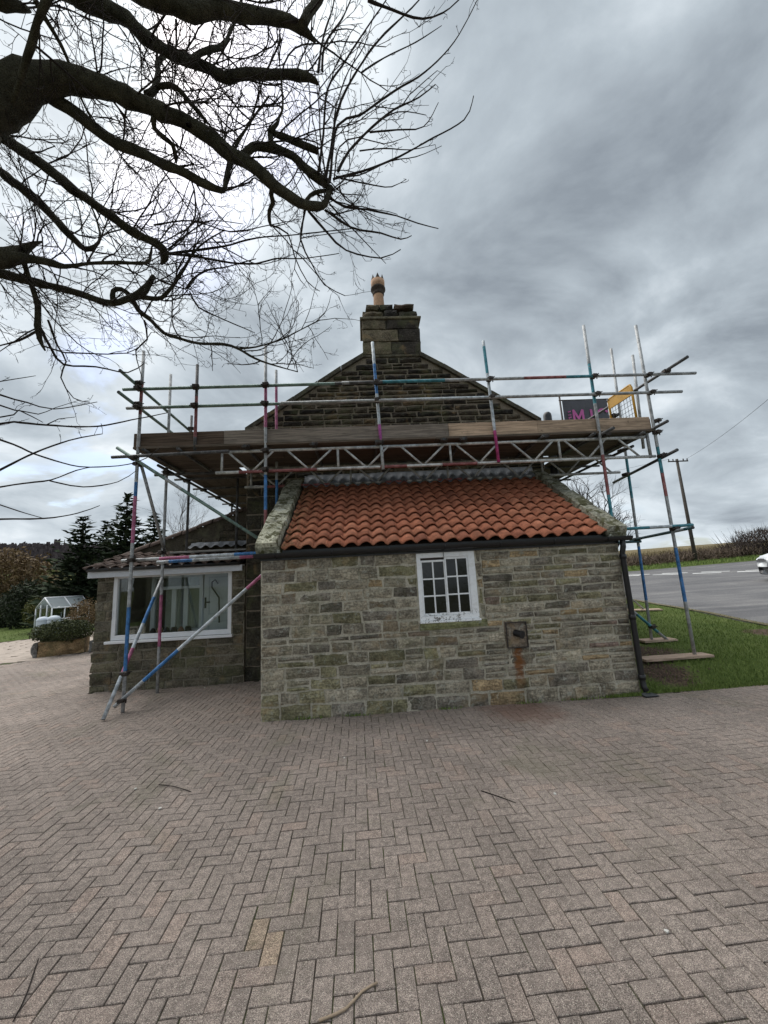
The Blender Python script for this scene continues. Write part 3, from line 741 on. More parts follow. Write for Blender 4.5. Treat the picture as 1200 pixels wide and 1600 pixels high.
# ------------------------------------------------------------------ the main house: gable end, chimney
YG = 7.02; GX0, GX1, CXM = -2.13, 3.53, .70
house = thing('stone_house', (.7, 10.5, 0), 'dark stone house gable with chimney stack behind the scaffold', 'house')
SL = .66
def rake(x): return 5.93 - max(0, abs(x - CXM) - .60) * SL        # top of the gable wall
poly = [(GX0, -.1), (GX1, -.1), (GX1, rake(GX1)), (CXM + .6, 5.93), (CXM - .6, 5.93), (GX0, rake(GX0))]
gw = MB().prism(poly, YG - .002, YG + .5).build('gable_wall', M_mortar, house); gw.color = (.27, .225, .175, 1)
hr_ = random.Random(12); rects = []
for (a, c, z0, z1) in courses(GX0 + .02, GX1, 3.40, 5.92, (.095, .135), (.20, .50), hr_, .026, lambda x, z: .08):
    lim = min(rake(a), rake(c))
    if z1 > lim - .02:                                  # trim the stones that meet the raking edge
        xs_ = [x for x in np.linspace(a, c, 20) if rake(x) - .02 >= z1]
        if len(xs_) < 5: continue
        a, c = min(xs_), max(xs_)
        if c - a < .09: continue
    rects.append((a, c, z0, z1))
def pick_dark(x, z):
    g = hr_.random()
    return (.042, .032, .024) if g < .4 else ((.026, .021, .018) if g < .72 else ((.078, .062, .044) if g < .93 else (.11, .075, .045)))
rects.sort(key=lambda r: -r[3]); print('gable stones', len(rects))
put_stones(rects[:296], YG, gw, M_dark, pick_dark, hr_, .03, .022)
qs = []
z = -.02
while z < 3.38:                                         # big quoins left of the lean-to
    hh = hr_.uniform(.24, .36); k = hr_.choice((.42, .28)); hh = min(hh, 3.39 - z)
    qs.append((GX0, GX0 + k - .012, z + .008, z + hh - .008)); qs.append((GX0 + k, -1.34, z + .008, z + hh - .008)); z += hh
put_stones(qs, YG, gw, M_dark, lambda x, z: (.05, .044, .032), hr_, .025, .014, 'quoin')
# side walls, roof
b = MB(); b.box(GX0, GX0 + .45, YG + .5, 14.0, -.1, rake(GX0)); b.box(GX1 - .45, GX1, YG + .5, 14.0, -.1, rake(GX1)); b.box(GX0, GX1, 14.0, 14.45, -.1, 4.0)
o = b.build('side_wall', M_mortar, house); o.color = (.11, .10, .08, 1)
b = MB()
for sgn in (-1, 1):
    xa, xb = CXM + sgn * .05, CXM + sgn * 3.05
    za, zb = 6.26, 6.26 - 3.0 * SL
    b.add([(xa, YG + .25, za), (xb, YG + .25, zb), (xb, 14.5, zb), (xa, 14.5, za), (xa, YG + .25, za - .09), (xb, YG + .25, zb - .09), (xb, 14.5, zb - .09), (xa, 14.5, za - .09)],
          [(0, 1, 2, 3), (7, 6, 5, 4), (0, 4, 5, 1), (1, 5, 6, 2), (2, 6, 7, 3), (3, 7, 4, 0)])
b.build('roof', M_oldtile, house)
for sgn in (-1, 1):                                     # raking verge stones
    xs_ = np.linspace(.56, 2.86, 6)
    for xa, xb in zip(xs_, xs_[1:]):
        A, B = (CXM + sgn * xa, rake(CXM + xa) if xa > .6 else 5.93), (CXM + sgn * (xb - .008), rake(CXM + xb))
        b = MB(); ya, yb = YG - .07, YG + .5
        pts = [(A[0], A[1] - .005), (B[0], B[1] - .005), (B[0], B[1] + .085), (A[0], A[1] + .085)]
        if sgn < 0: pts = pts[::-1]
        b.prism(pts, ya, yb); o = b.build('verge_stone', M_dark, house); o.color = (.075, .068, .052, 1)
o = MB().prism([(-2.30, 4.30), (-1.66, 4.30), (-1.66, 4.44), (-1.95, 4.54), (-2.30, 4.40)], YG - .1, YG + .4).build('kneeler', M_dark, house); o.color = (.16, .14, .11, 1)
# chimney
ch = MB().box(.155, 1.27, YG + .02, YG + .66, 5.86, 6.80).box(.26, 1.17, YG + .10, YG + .60, 6.80, 7.09).build('chimney', M_mortar, house); ch.color = (.10, .09, .07, 1)
bl = [(.13, .70, 5.985, 6.262), (.712, 1.30, 5.985, 6.262), (.13, .86, 6.274, 6.54), (.872, 1.30, 6.274, 6.54), (.13, .62, 6.552, 6.76), (.632, 1.30, 6.552, 6.76)]
for i, r in enumerate(bl):
    o = link('chimney_block', stone_mesh(r[1] - r[0], r[3] - r[2], .06, .008, hr_, .012, nx=5).mesh('chimney_block', M_dark), ((r[0] + r[1]) / 2, YG + .04, (r[2] + r[3]) / 2), ch)
    q = (.14, .115, .078) if i % 2 == 0 else (.042, .035, .029); o.color = c4(q)
for (a, c, y0, z0, z1, cc) in ((.105, 1.325, YG - .03, 5.925, 5.982, (.09, .078, .056)), (.10, 1.34, YG - .05, 6.76, 6.815, (.16, .14, .10))):
    o = MB().box(a, c, y0, YG + .70, z0, z1, bev=.012).build('chimney_ledge', M_block, ch); o.color = c4(cc)
for (a, c, z0, z1, cc, pr_) in ((.155, .58, 6.815, 6.97, (.125, .10, .068), .0), (.59, .88, 6.815, 6.985, (.03, .026, .024), .02), (.89, 1.285, 6.815, 6.96, (.05, .042, .034), -.01), (.22, .50, 6.985, 7.13, (.10, .085, .058), .0), (.51, .80, 6.99, 7.15, (.032, .028, .025), -.03), (.81, 1.215, 6.985, 7.12, (.075, .052, .038), .015)):
    o = link('cap_stone', stone_mesh(c - a, z1 - z0 - .012, .30 + pr_, .03, hr_, .022).mesh('cap_stone', M_dark), ((a + c) / 2, YG + .29, (z0 + z1) / 2), ch); o.color = c4(cc)
pc = (.525, YG + .30, 7.12)
pot = MB().lathe([(.125, 0), (.115, .2), (.107, .42), (.105, .46)], pc, 20).build('chimney_pot', M_clay, ch)
MB().lathe([(.107, .43), (.125, .455), (.125, .475), (.112, .49), (.125, .54), (.158, .565), (.158, .60), (.13, .63)], pc, 20).build('pot_band', M_soot, pot)
MB().lathe([(.13, .615), (.145, .65), (.148, .775), (.128, .775), (.12, .65)], pc, 20).build('pot_head', M_clay, pot)
b = MB()
for k in range(7):
    a = 2 * math.pi * k / 7 + .2; q = V(math.cos(a), math.sin(a), 0); t = V(-q.y, q.x, 0); c0 = V(*pc) + q * .137
    b.add([c0 + t * .045 + V(0, 0, .772), c0 - t * .045 + V(0, 0, .772), c0 + V(0, 0, .90) - q * .01, c0 - q * .018 + t * .04 + V(0, 0, .772), c0 - q * .018 - t * .04 + V(0, 0, .772)], [(0, 1, 2), (1, 4, 2), (4, 3, 2), (3, 0, 2)])
b.build('pot_crown', M_soot, pot)
MB().lathe([(.10, -.02), (.10, .02), (.085, .06), (.05, .085), (.0, .09)], (.99, YG + .25, 7.13), 16).build('flue_cap', M_soot, ch)
sp = atY(856, 656, 7.6)
MB().lathe([(.085, -1.2), (.085, .08), (.078, .13), (.05, .165), (0, .18)], (sp.x, 7.6, sp.z), 14).build('soil_pipe', M_black, house)

# ------------------------------------------------------------------ the low wing with the big window
wing = thing('side_extension', (-3.4, 7.4, 0), 'low stone extension with wide white-framed window and dark tiled roof', 'extension')
EX0, EX1, YE = -4.63, -2.14, 6.96; W0, W1, Z0, Z1 = -4.36, -2.36, .80, 1.90
b = MB(); b.box(EX0, W0, YE, YE + .28, -.1, 1.95); b.box(W1, EX1, YE, YE + .28, -.1, 1.95); b.box(W0, W1, YE, YE + .28, -.1, Z0); b.box(W0, W1, YE, YE + .28, Z1, 1.95)
b.box(EX0, EX0 + .28, YE + .28, 9.2, -.1, .7); b.box(EX0, EX0 + .28, YE + .28, 7.35, .7, 1.95); b.box(EX0, EX0 + .28, 8.5, 9.2, .7, 1.95)  # gap left for the added daylight opening
ew = b.build('wall', M_mortar, wing); ew.color = (.25, .225, .175, 1)
er = random.Random(31); rc = courses(EX0 - .03, EX1, -.03, .79, (.15, .19), (.26, .5), er, .014, first=[.13, .19, .17, .17])
rc += courses(EX0 - .01, W0 - .005, .79, 1.94, (.14, .19), (.12, .24), er, .014) + courses(W1 + .005, EX1, .79, 1.94, (.13, .19), (.2, .26), er, .014)
put_stones(rc, YE, ew, M_block, lambda x, z: er.choice(((.125, .108, .078), (.11, .098, .074), (.14, .12, .088), (.115, .105, .07))), er, .014, .006, 'stone', .008)
# left return wall of blocks
for (a, c, z0, z1) in courses(YE + .02, 9.2, -.03, 1.94, (.15, .19), (.3, .5), er, .014):
    if a > 8.6 or (c > 7.36 and a < 8.49 and z1 > .72): continue
    o = link('stone', stone_mesh(c - a, z1 - z0, .05, .006, er, .008).mesh('stone', M_block), (EX0 + .036, (a + c) / 2, (z0 + z1) / 2), ew); o.rotation_euler = (0, 0, -math.pi / 2); o.color = (.11, .10, .07, 1)
wf = MB(); ft = .062
for (a, c, p, q) in ((W0, W0 + ft, Z0, Z1), (W1 - ft, W1, Z0, Z1), (W0 + ft, W1 - ft, Z1 - ft, Z1), (W0 + ft, W1 - ft, Z0, Z0 + ft + .02)): wf.box(a, c, YE + .0, YE + .08, p, q, bev=.006)
wfo = wf.build('window', M_upvc, wing)
MB().box(W0 - .06, W1 + .04, YE - .075, YE + .0, Z0 - .045, Z0 - .002, bev=.006).build('sill', M_upvc, wfo)
MB().box(W0 + ft - .004, W1 - ft + .004, YE + .045, YE + .053, Z0 + ft + .016, Z1 - ft + .004).build('pane', M_glass, wfo)
# the porch behind the glass; unseen opening added in its left wall to light it
MB().box(EX0 + .12, EX0 + .13, 7.35, 8.5, .7, 1.95).build('daylight_pane', M_glass, wing)
M_int = simple('dim_plaster', (.45, .46, .45), .9, .15, 3); M_floor = simple('porch_floor', (.12, .10, .085), .7, .2, 5)
MB().box(EX0 + .29, EX1 - .01, YE + .285, 9.2, -.02, .02).build('porch_floor', M_floor, wing)
b = MB(); b.box(EX0 + .29, -3.1, 8.55, 8.65, .02, 1.95); b.box(-3.1, EX1 - .01, 8.55, 8.65, 1.72, 1.95); b.box(-3.1, -2.66, 8.55, 8.65, .02, .78); o = b.build('porch_wall', M_mortar, wing); o.color = (.10, .09, .07, 1)
rr = courses(EX0 + .3, -3.12, .05, 1.93, (.14, .18), (.25, .42), er, .016)
for (a, c, z0, z1) in rr:
    if a > -4.15: o = link('stone', stone_mesh(c - a, z1 - z0, .04, .006, er, .008).mesh('stone', M_block), ((a + c) / 2, 8.57, (z0 + z1) / 2), ew); o.color = (.15, .13, .10, 1)
def PX(px, Y): return atY(px, 940, Y).x
YD = 7.62; d0, d1 = PX(319, YD), PX(372, YD)
i0, i1 = PX(236, YD), PX(317, YD)
d = MB(); im = (i0 + i1) / 2
for (a, c, z0, z1) in ((i0, i0 + .07, .45, 1.90), (i1 - .07, i1, .45, 1.90), (i0 + .07, i1 - .07, 1.82, 1.90), (i0 + .07, i1 - .07, .78, .86), (i0 + .07, i1 - .07, 1.60, 1.66), (im - .10, im - .02, .86, 1.60), (im + .12, im + .20, .86, 1.60)): d.box(a, c, YD, YD + .07, z0, z1, bev=.005)
inw = d.build('inner_window', M_upvc, wing)
MB().box(i0 + .07, i1 - .07, YD + .03, YD + .036, .86, 1.82).build('pane', M_glass, inw)
MB().box(i0 + .02, i1 - .02, YD + .5, YD + .56, .1, 1.93).build('inner_room_wall', M_int, wing)
MB().box(i0, i1, YD - .22, YD - .01, .74, .78, bev=.004).build('shelf', M_floor, wing)
for k in range(6):
    x = i0 + .12 + k * (i1 - i0 - .2) / 6; MB().lathe([(.05, 0), (.06, .05), (.045, .10 + .04 * (k % 2)), (.02, .14)], (x, YD - .12, .78), 10).build('ornament', (M_steel, M_clay, M_black)[k % 3], wing)
door = MB().box(d0, d1, YD - .02, YD + .03, .05, 1.92, bev=.004).build('door', M_upvc, wing)
for (z0, z1) in ((.2, .98), (1.10, 1.80)):
    q = MB(); e0, e1 = d0 + .09, d1 - .06
    for (a, c, p, r_) in ((e0, e1, z0, z0 + .02), (e0, e1, z1 - .02, z1), (e0, e0 + .02, z0 + .02, z1 - .02), (e1 - .02, e1, z0 + .02, z1 - .02)): q.box(a, c, YD - .034, YD - .024, p, r_)
    q.build('door_panel', M_fascia, door)
b = MB(); b.box(d0 + .02, d0 + .05, YD - .036, YD - .024, 1.22, 1.42); b.tube([(d0 + .035, YD - .06, 1.33), (d0 + .13, YD - .06, 1.33)], .011, 8); b.build('door_handle', M_black, door)
wx = d0 + .32
MB().tube([(wx - .02, 7.50, 1.66), (wx - .07, 7.49, 1.74), (wx - .13, 7.49, 1.70), (wx - .13, 7.49, 1.60), (wx - .06, 7.49, 1.50), (wx, 7.5, 1.40), (wx + .01, 7.5, .95)], .014, 8).build('walking_stick', M_black, wing)
cb = MB(); vs_ = []; c0 = PX(186, 7.35)                  # pale curtain at the left of the window
for i in range(15):
    for z in (.72, 1.80): vs_.append((c0 + i * .010, 7.35 + .02 * math.sin(i * 1.6), z))
cb.add(vs_, [(2 * i, 2 * i + 2, 2 * i + 3, 2 * i + 1) for i in range(14)], smooth=True).build('curtain', M_int, wing)
# fascia, soffit and tiles
MB().box(EX0 - .08, EX1 + .0, YE - .15, YE - .12, 1.86, 1.965, bev=.004).build('fascia_board', M_fascia, wing)
MB().box(EX0 - .08, EX1 + .0, YE - .12, YE + .02, 1.955, 1.97).build('soffit', M_fascia, wing)
gb = MB(); gb.tube([(EX0 - .06, YE - .20, 1.995), (EX1 - .02, YE - .20, 1.995)], .032, 10); gb.build('gutter', M_black, wing)
P2 = R(17); c2, s2 = math.cos(P2), math.sin(P2)
MB().add([(EX0 - .1, YE - .18, 1.985), (EX1, YE - .18, 1.985), (EX1, YE - .18 + 1.12 * c2, 1.985 + 1.12 * s2), (EX0 - .1, YE - .18 + 1.12 * c2, 1.985 + 1.12 * s2)], [(0, 1, 2, 3)]).build('roof_felt', M_black, wing)
rf = MB().box(EX0 - .08, EX1 + .0, YE - .1, YE + .75, 1.972, 1.982).build('roof', M_oldtile, wing)
tm2 = TM[0].copy(); tm2.materials.clear(); tm2.materials.append(M_oldtile)
for r in range(4):
    for c_ in range(13):
        o = link('pantile', tm2, (EX0 - .10 + c_ * .197 + jit(.006), YE - .24 + r * .27 * c2, 2.02 + r * .27 * s2 + jit(.004)), rf); o.rotation_euler = (P2 - .05 + jit(.03), jit(.03), jit(.03))
# taller part behind: raking gable and edge tiles
RK = MB().prism([(EX0 - .15, 1.9), (EX1, 1.9), (EX1, 3.20), (EX0 - .2, 2.27)], 7.86, 8.1).build('rear_gable', M_mortar, wing); RK.color = (.10, .085, .065, 1)
for (a, c, z0, z1) in courses(EX0, EX1, 2.45, 3.1, (.12, .15), (.22, .4), er, .018):
    if z1 < 2.24 + (a - EX0) * .353 - .02: o = link('stone', stone_mesh(c - a, z1 - z0, .045, .01, er, .01).mesh('stone', M_dark), ((a + c) / 2, 7.87, (z0 + z1) / 2), RK); o.color = (.075, .062, .045, 1)
k = 9; sl = math.atan(.353)
for i in range(k):
    t0, t1 = i / k, (i + 1) / k - .006; xa, xb = EX0 - .22 + t0 * 2.72, EX0 - .22 + t1 * 2.72
    za, zb = 2.26 + t0 * .96 + (i % 2) * .012, 2.26 + t1 * .96 + (i % 2) * .012
    b = MB(); n_ = 6
    vs_ = [(x, 7.80 + .17 * (1 - math.cos(a)) , z + .085 * math.sin(a)) for x, z in ((xa, za), (xb, zb)) for a in np.linspace(-.3, math.pi, n_ + 1)]
    b.add(vs_, [(q, q + 1, n_ + 2 + q, n_ + 1 + q) for q in range(n_)], smooth=True); b.build('edge_tile', M_oldtile, wing)
b = MB(); vs_ = []
for i in range(61):
    x = -3.45 + i * (1.30 / 60); wv = .5 + .5 * math.sin(2 * math.pi * (x / .197)); vs_ += [(x, 7.64, 2.365 + .05 * wv), (x, 7.78, 2.42 + .03 * wv), (x, 7.83, 2.50)]
b.add(vs_, [(i * 3 + q, i * 3 + 3 + q, i * 3 + 4 + q, i * 3 + 1 + q) for i in range(60) for q in range(2)], smooth=True); b.build('lead_flashing', M_lead, wing)
# slack black hose by the inner corner
b = MB(); hz = random.Random(2)
for k in range(4):
    pts = []
    for i in range(25):
        a = i / 24 * 2 * math.pi; pts.append((-1.60 + .13 * math.cos(a) + hz.uniform(-.012, .012), 6.88 - .04 * k * .5 + .02 * math.sin(3 * a), .52 + (.42 + .03 * k) * math.sin(a)))
    b.tube(pts, .012, 7)
tag(b.build('hose', M_black, base=True), 'coiled black hose hanging by the dark corner beside the outbuilding', 'hose')

# ------------------------------------------------------------------ the scaffold
scaf = thing('scaffold', (.7, 5.75, 0), 'tube and board scaffold wrapped round the gable above the pantile roof', 'scaffold')
GAL, BLU, PNK, TEA, RED, PAL = (.36, .37, .375), (.045, .17, .40), (.40, .12, .22), (.05, .22, .27), (.26, .09, .09), (.45, .49, .52)
GRN, DRK = (.17, .25, .22), (.085, .085, .088)
TR = .0245
def pole(name, p0, p1, bands=(), base=GAL, parent=None, r=TR):
    p0, p1 = Vector(p0), Vector(p1); cuts = sorted({0.0, 1.0, *[t for a, c, _ in bands for t in (a, c)]})
    f = []
    for a, c in zip(cuts, cuts[1:]):
        n_ = max(1, int((c - a) * (p1 - p0).length / .9)); f += [a + (c - a) * q / n_ for q in range(n_)]
    f.append(1.0); cols = []
    for a, c in zip(f, f[1:]):
        m = (a + c) / 2; cc = base
        for x, y, q in bands:
            if x <= m <= y: cc = q
        cols.append(cc)
    sag = (p1 - p0).length * .0006
    b = MB().tube([p0.lerp(p1, t) + V(0, 0, -sag * math.sin(t * math.pi)) for t in f], r, 10, True, cols)
    return b.build(name, M_tube, parent or scaf, colour=True)
cm = MB()
cm.box(-.038, .038, -.034, .034, -.030, .030, bev=.008); cm.box(-.034, .034, -.075, -.036, -.028, .028, bev=.007)
cm.tube([(.05, -.02, -.045), (.05, -.02, .045)], .009, 6); cm.tube([(-.06, -.05, 0), (.07, -.05, 0)], .009, 6); cm.tube([(.045, -.02, .012), (.045, -.09, .012)], .008, 6); cm.box(.035, .062, -.036, -.008, .02, .038)
CMESH = cm.mesh('coupler', M_steel)
def coup(x, y, z, rz=0.0, rx=0.0):
    o = link('coupler', CMESH, (x, y, z), scaf); o.rotation_euler = (rx, jit(.2), rz + jit(.25)); return o
YF, YB = 5.75, 6.72
LG = YF - .05                                            # front guard rails sit outside the standards
# standards on the front line
pole('standard', (-3.38, YF, 0), (-3.37, YF, 5.36), [(.10, .26, BLU), (.43, .56, PNK), (.56, .60, BLU), (.80, .90, RED)])
pole('standard', (-2.53, YF, 3.68), (-2.53, YF, 5.10), [(.15, .62, RED)], DRK)
pole('standard', (-1.47, YF, 0), (-1.46, YF, 5.42), [(.44, .50, RED), (.50, .60, BLU), (.74, .86, PNK)])
pole('standard', (.335, YF, 3.26), (.27, YF, 5.43), [(.20, .34, (.38, .08, .30)), (.58, .82, BLU)], PAL)
pole('standard', (2.155, YF - .02, 3.30), (2.12, YF, 5.41), [(0, .25, (.42, .05, .20)), (.72, .95, TEA)], PAL)
pole('standard', (3.845, YF, 0.2), (3.88, YF, 5.66), [(.35, .46, TEA), (.46, .58, RED), (.74, .87, TEA)], GAL)
pole('standard', (4.80, YF, .2), (4.80, YF, 5.64), [(.15, .30, BLU), (.45, .52, RED), (.52, .60, TEA)], GAL)
# back line and the two returns
pole('standard', (-3.39, 6.64, 0), (-3.39, 6.64, 5.46), [(.13, .28, PNK)], GAL)
pole('standard', (-1.50, 6.62, 0), (-1.49, 6.62, 5.48), [(.52, .62, BLU), (.78, .95, PNK)], GAL)
pole('standard', (-3.40, 7.5, 2.30), (-3.36, 7.45, 5.02), [], DRK)
pole('standard', (-2.47, 7.5, 2.30), (-2.45, 7.5, 3.74), [], DRK)
pole('standard', (-3.38, 9.9, 0), (-3.38, 9.9, 5.0), [], DRK)
pole('standard', (-3.38, 11.6, 0), (-3.38, 11.6, 5.0), [], DRK)
pole('standard', (5.03, 6.92, .21), (5.17, 6.92, 5.95), [(.13, .3, BLU), (.46, .60, TEA)], GAL)
pole('standard', (5.00, 6.3, 3.62), (5.10, 6.3, 5.42), [], GAL)
pole('standard', (4.66, 8.75, .3), (4.66, 8.75, 5.4), [(.4, .6, TEA)], GAL)
pole('standard', (3.86, 8.75, .3), (3.86, 8.75, 3.8), [(.5, .7, TEA)], GAL)
pole('standard', (4.45, 10.6, .35), (4.45, 10.6, 5.3), [], GAL)
# guard rails and ledgers along the front
pole('guard_rail', (-3.62, LG, 4.685), (.0, LG, 4.69), [(.9, 1, DRK)], GRN); pole('guard_rail', (-.25, LG - .05, 4.67), (5.62, LG - .03, 4.69), [(.02, .11, DRK), (.11, .28, TEA), (.5, .62, RED), (.62, .70, TEA)], GAL)
pole('guard_rail', (-3.55, LG, 4.375), (1.6, LG, 4.38), [(.1, .45, GRN)], GAL); pole('guard_rail', (-1.2, LG - .05, 4.36), (5.32, LG - .03, 4.37), [(.3, .5, PAL)], GAL)
pole('ledger', (-3.72, LG, 3.60), (-2.0, LG, 3.63), [], DRK); 
for x in (-3.38, -2.53, -1.46, .29, 2.13, 3.87, 4.80):
    coup(x, LG - .005, 4.685); coup(x, LG - .005, 4.375)
# lattice beams
def lattice(y, x0, x1, zb, zt, v0, base):
    t = MB(); root = pole('lattice_beam', (x0, y, zt), (x1, y, zt), [(.3, .45, PAL)], base)
    def sub(nm, a, c, r=.017): pole(nm, a, c, [], base, root, r)
    pole('bottom_chord', (x0 - .09, y, zb), (x1 + .12, y, zb), [(.05, .22, RED), (.36, .42, RED), (.5, .58, RED)], base, root)
    x = v0
    while x - 1.78 > x0: x -= 1.78
    xv = x - 1.78
    while xv < x1:
        for k, (a, c) in enumerate(((.10, .42), (.78, .47), (1.0, 1.31), (1.68, 1.36))):
            xa, xb = xv + a, xv + c
            if xa > x0 and xb > x0 and xa < x1 and xb < x1: sub('strut', (xa, y, zt - .015), (xb, y, zb + .015))
        if xv > x0 - .01 and xv < x1: sub('upright', (xv, y, zt - .015), (xv, y, zb + .015), .019)
        xv += 1.78
lattice(YF + .055, -2.14, 4.66, 3.325, 3.655, -.36, (.52, .52, .51)); lattice(6.78, -2.0, 4.72, 3.325, 3.655, -.20, (.40, .40, .39))
# platform boards
def board(name, x0, x1, y0, y1, z0, z1, col):
    o = MB().box(x0, x1, y0, y1, z0, z1, bev=.004).build(name, M_wood, scaf); f = RNG.uniform(.85, 1.15); o.color = (col[0] * f, col[1] * f, col[2] * f, 1); o.rotation_euler = (jit(.004), jit(.002), 0); return o
WD, WG, WT = (.115, .090, .070), (.17, .155, .14), (.25, .185, .13)
for k in range(5):
    xs_ = [-3.44, -1.9 + .3 * (k % 3), 1.2 + .35 * (k % 2), 4.78]
    for xa, xb in zip(xs_, xs_[1:]): board('scaffold_board', xa, xb - .006, YF - .02 + k * .232, YF + .205 + k * .232, 3.725, 3.763, WD)
for xa, xb, cc in ((-3.46, -2.11, (.115, .082, .062)), (-2.105, 1.415, (.27, .225, .19)), (1.42, 2.87, (.46, .33, .235)), (2.873, 4.77, (.44, .32, .23))): board('toe_board', xa, xb, YF + .026, YF + .064, 3.768, 3.992, cc)
for k in range(5):                                       # left and right returns
    for ya, yb in ((6.92, 9.4), (9.41, 12.6)): board('scaffold_board', -3.42 + k * .234, -3.195 + k * .234, ya, yb, 3.725, 3.763, WD)
    if k < 4: board('scaffold_board', 3.83 + k * .234, 4.055 + k * .234, 6.92, 11.0, 3.725, 3.763, WD)
board('toe_board', 4.785, 4.823, 5.83, 9.6, 3.768, 3.99, WT); board('toe_board', -3.49, -3.452, 5.83, 9.5, 3.768, 3.99, WD)
# transoms under the boards
for x in (-3.25, -2.75, -1.75, -.72, .25, 1.30, 1.62, 2.90, 3.72, 4.55):
    pole('transom', (x, YF - .10 + jit(.03), 3.690), (x, 7.0, 3.690), [], DRK, r=.022)
for x in (-1.75, -.72, .3, 1.30, 1.62, 2.93, 3.95): coup(x, YF - .01, 3.69)
for y in (7.4, 8.2, 9.0, 9.9, 10.7, 11.6):
    pole('transom', (-3.62, y, 3.690), (-2.2, y, 3.690), [], DRK, r=.022); coup(-3.42, y, 3.66, 1.57)
pole('ledger', (-3.36, 6.3, 3.64), (-3.36, 12.6, 3.64), [], DRK); pole('ledger', (-3.6, 6.66, 3.58), (-2.3, 6.66, 3.58), [], DRK); coup(-3.39, 6.62, 3.60)
for y in (7.6, 8.75, 10.6): pole('transom', (3.7, y, 3.690), (5.0, y, 3.690), [], DRK, r=.022)
pole('ledger', (4.74, 6.2, 3.64), (4.60, 11.0, 3.64), [], DRK)
# guard rails of the returns
pole('guard_rail', (-3.46, 5.35, 4.80), (-3.44, 8.4, 4.74), [], GRN); pole('guard_rail', (-3.46, 5.35, 4.46), (-3.44, 8.4, 4.42), [], GRN)
coup(-3.42, 5.72, 4.80, 1.57); coup(-3.42, 5.72, 4.45, 1.57); coup(-3.38, 7.45, 4.75, 1.57)
pole('guard_rail', (5.13, 5.25, 4.74), (4.72, 9.6, 4.70), [], DRK); pole('guard_rail', (4.80, 6.5, 4.36), (4.70, 9.6, 4.33), [], DRK)
coup(5.09, 5.66, 4.73, 1.57); coup(4.74, 6.6, 4.68); coup(4.74, 6.6, 4.37); coup(5.02, 6.88, 4.37); coup(5.0, 6.88, 4.0, 1.2); coup(4.84, 5.74, 3.9, .4)
# braces and low ledgers at the left
pole('brace', (-3.64, YF - .07, 3.74), (-1.33, 5.90, 2.10), [(.3, .4, GAL)], GRN); coup(-3.40, YF - .04, 3.57); coup(-1.46, YF - .03, 3.32); coup(-1.46, YF - .03, 3.62)
pole('brace', (-3.36, 5.82, 3.52), (-3.36, 6.60, 2.28), [], GAL); coup(-3.38, 6.60, 2.22); coup(-3.38, 5.79, 3.5)
pole('brace', (-3.45, YF - .07, .10), (-1.36, YF + .02, 1.88), [(.0, .17, PAL), (.17, .38, BLU), (.82, .92, PNK)], PAL); coup(-3.37, YF - .04, .17)
pole('brace', (-3.43, 5.43, .02), (-3.36, 6.58, 1.80), [(0, .28, PAL), (.28, .44, PNK), (.44, .62, PAL), (.62, .83, BLU), (.83, 1, GAL)], PAL); coup(-3.40, 5.74, .50, 1.57)
pole('ledger', (-3.55, YF + .06, 2.055), (-1.40, YF + .06, 2.075), [(0, .25, GAL), (.25, .45, PNK), (.75, 1, BLU)], PAL); coup(-3.38, YF + .01, 2.055)
pole('ledger', (-3.10, YF + .16, 2.015), (-1.37, YF + .16, 2.035), [(.1, .3, BLU), (.7, 1, PNK)], PAL)
pole('ledger', (-3.42, 6.58, 2.10), (-2.2, 6.58, 2.12), [(.1, .5, BLU)], PAL); coup(-3.39, 6.60, 2.1); coup(-2.5, 6.58, 2.1)
# low ledgers, transom and braces at the right
pole('ledger', (3.52, YF - .05, 2.150), (5.10, YF - .05, 2.165), [(.55, .78, PAL)], TEA); pole('transom', (5.03, 7.05, 2.06), (4.74, 5.30, 2.09), [(.75, .9, PAL)], (.04, .10, .12)); coup(4.80, YF - .02, 2.12); coup(5.02, 6.88, 2.06)
pole('ledger', (3.50, 6.88, 2.02), (5.10, 6.88, 2.02), [], (.05, .12, .14))
pole('transom', (5.08, 7.35, 3.26), (4.83, 5.42, 3.30), [], DRK); coup(4.80, YF - .03, 3.30); coup(5.0, 6.88, 3.30); coup(5.0, 6.9, 3.78)
pole('transom', (4.79, 5.45, 3.78), (4.74, 7.0, 3.74), [], DRK); coup(4.80, YF - .02, 3.70)
pole('transom', (3.93, 5.48, 3.71), (3.72, 7.0, 3.70), [], DRK)
pole('standard', (4.70, YF + .05, 3.30), (4.70, YF + .05, 3.75), [], GAL)
pole('brace', (4.35, 6.86, 1.15), (5.30, 6.84, .22), [(.0, .45, GAL), (.45, .8, TEA)], GAL); coup(5.02, 6.86, .50)
pole('brace', (5.3, 9.0, 1.7), (7.6, 10.55, .36), [], GAL)
pole('brace', (4.3, 8.7, 3.6), (4.62, 10.3, 2.4), [], DRK); pole('brace', (4.55, 10.5, 3.6), (4.0, 9.0, 2.3), [], DRK)
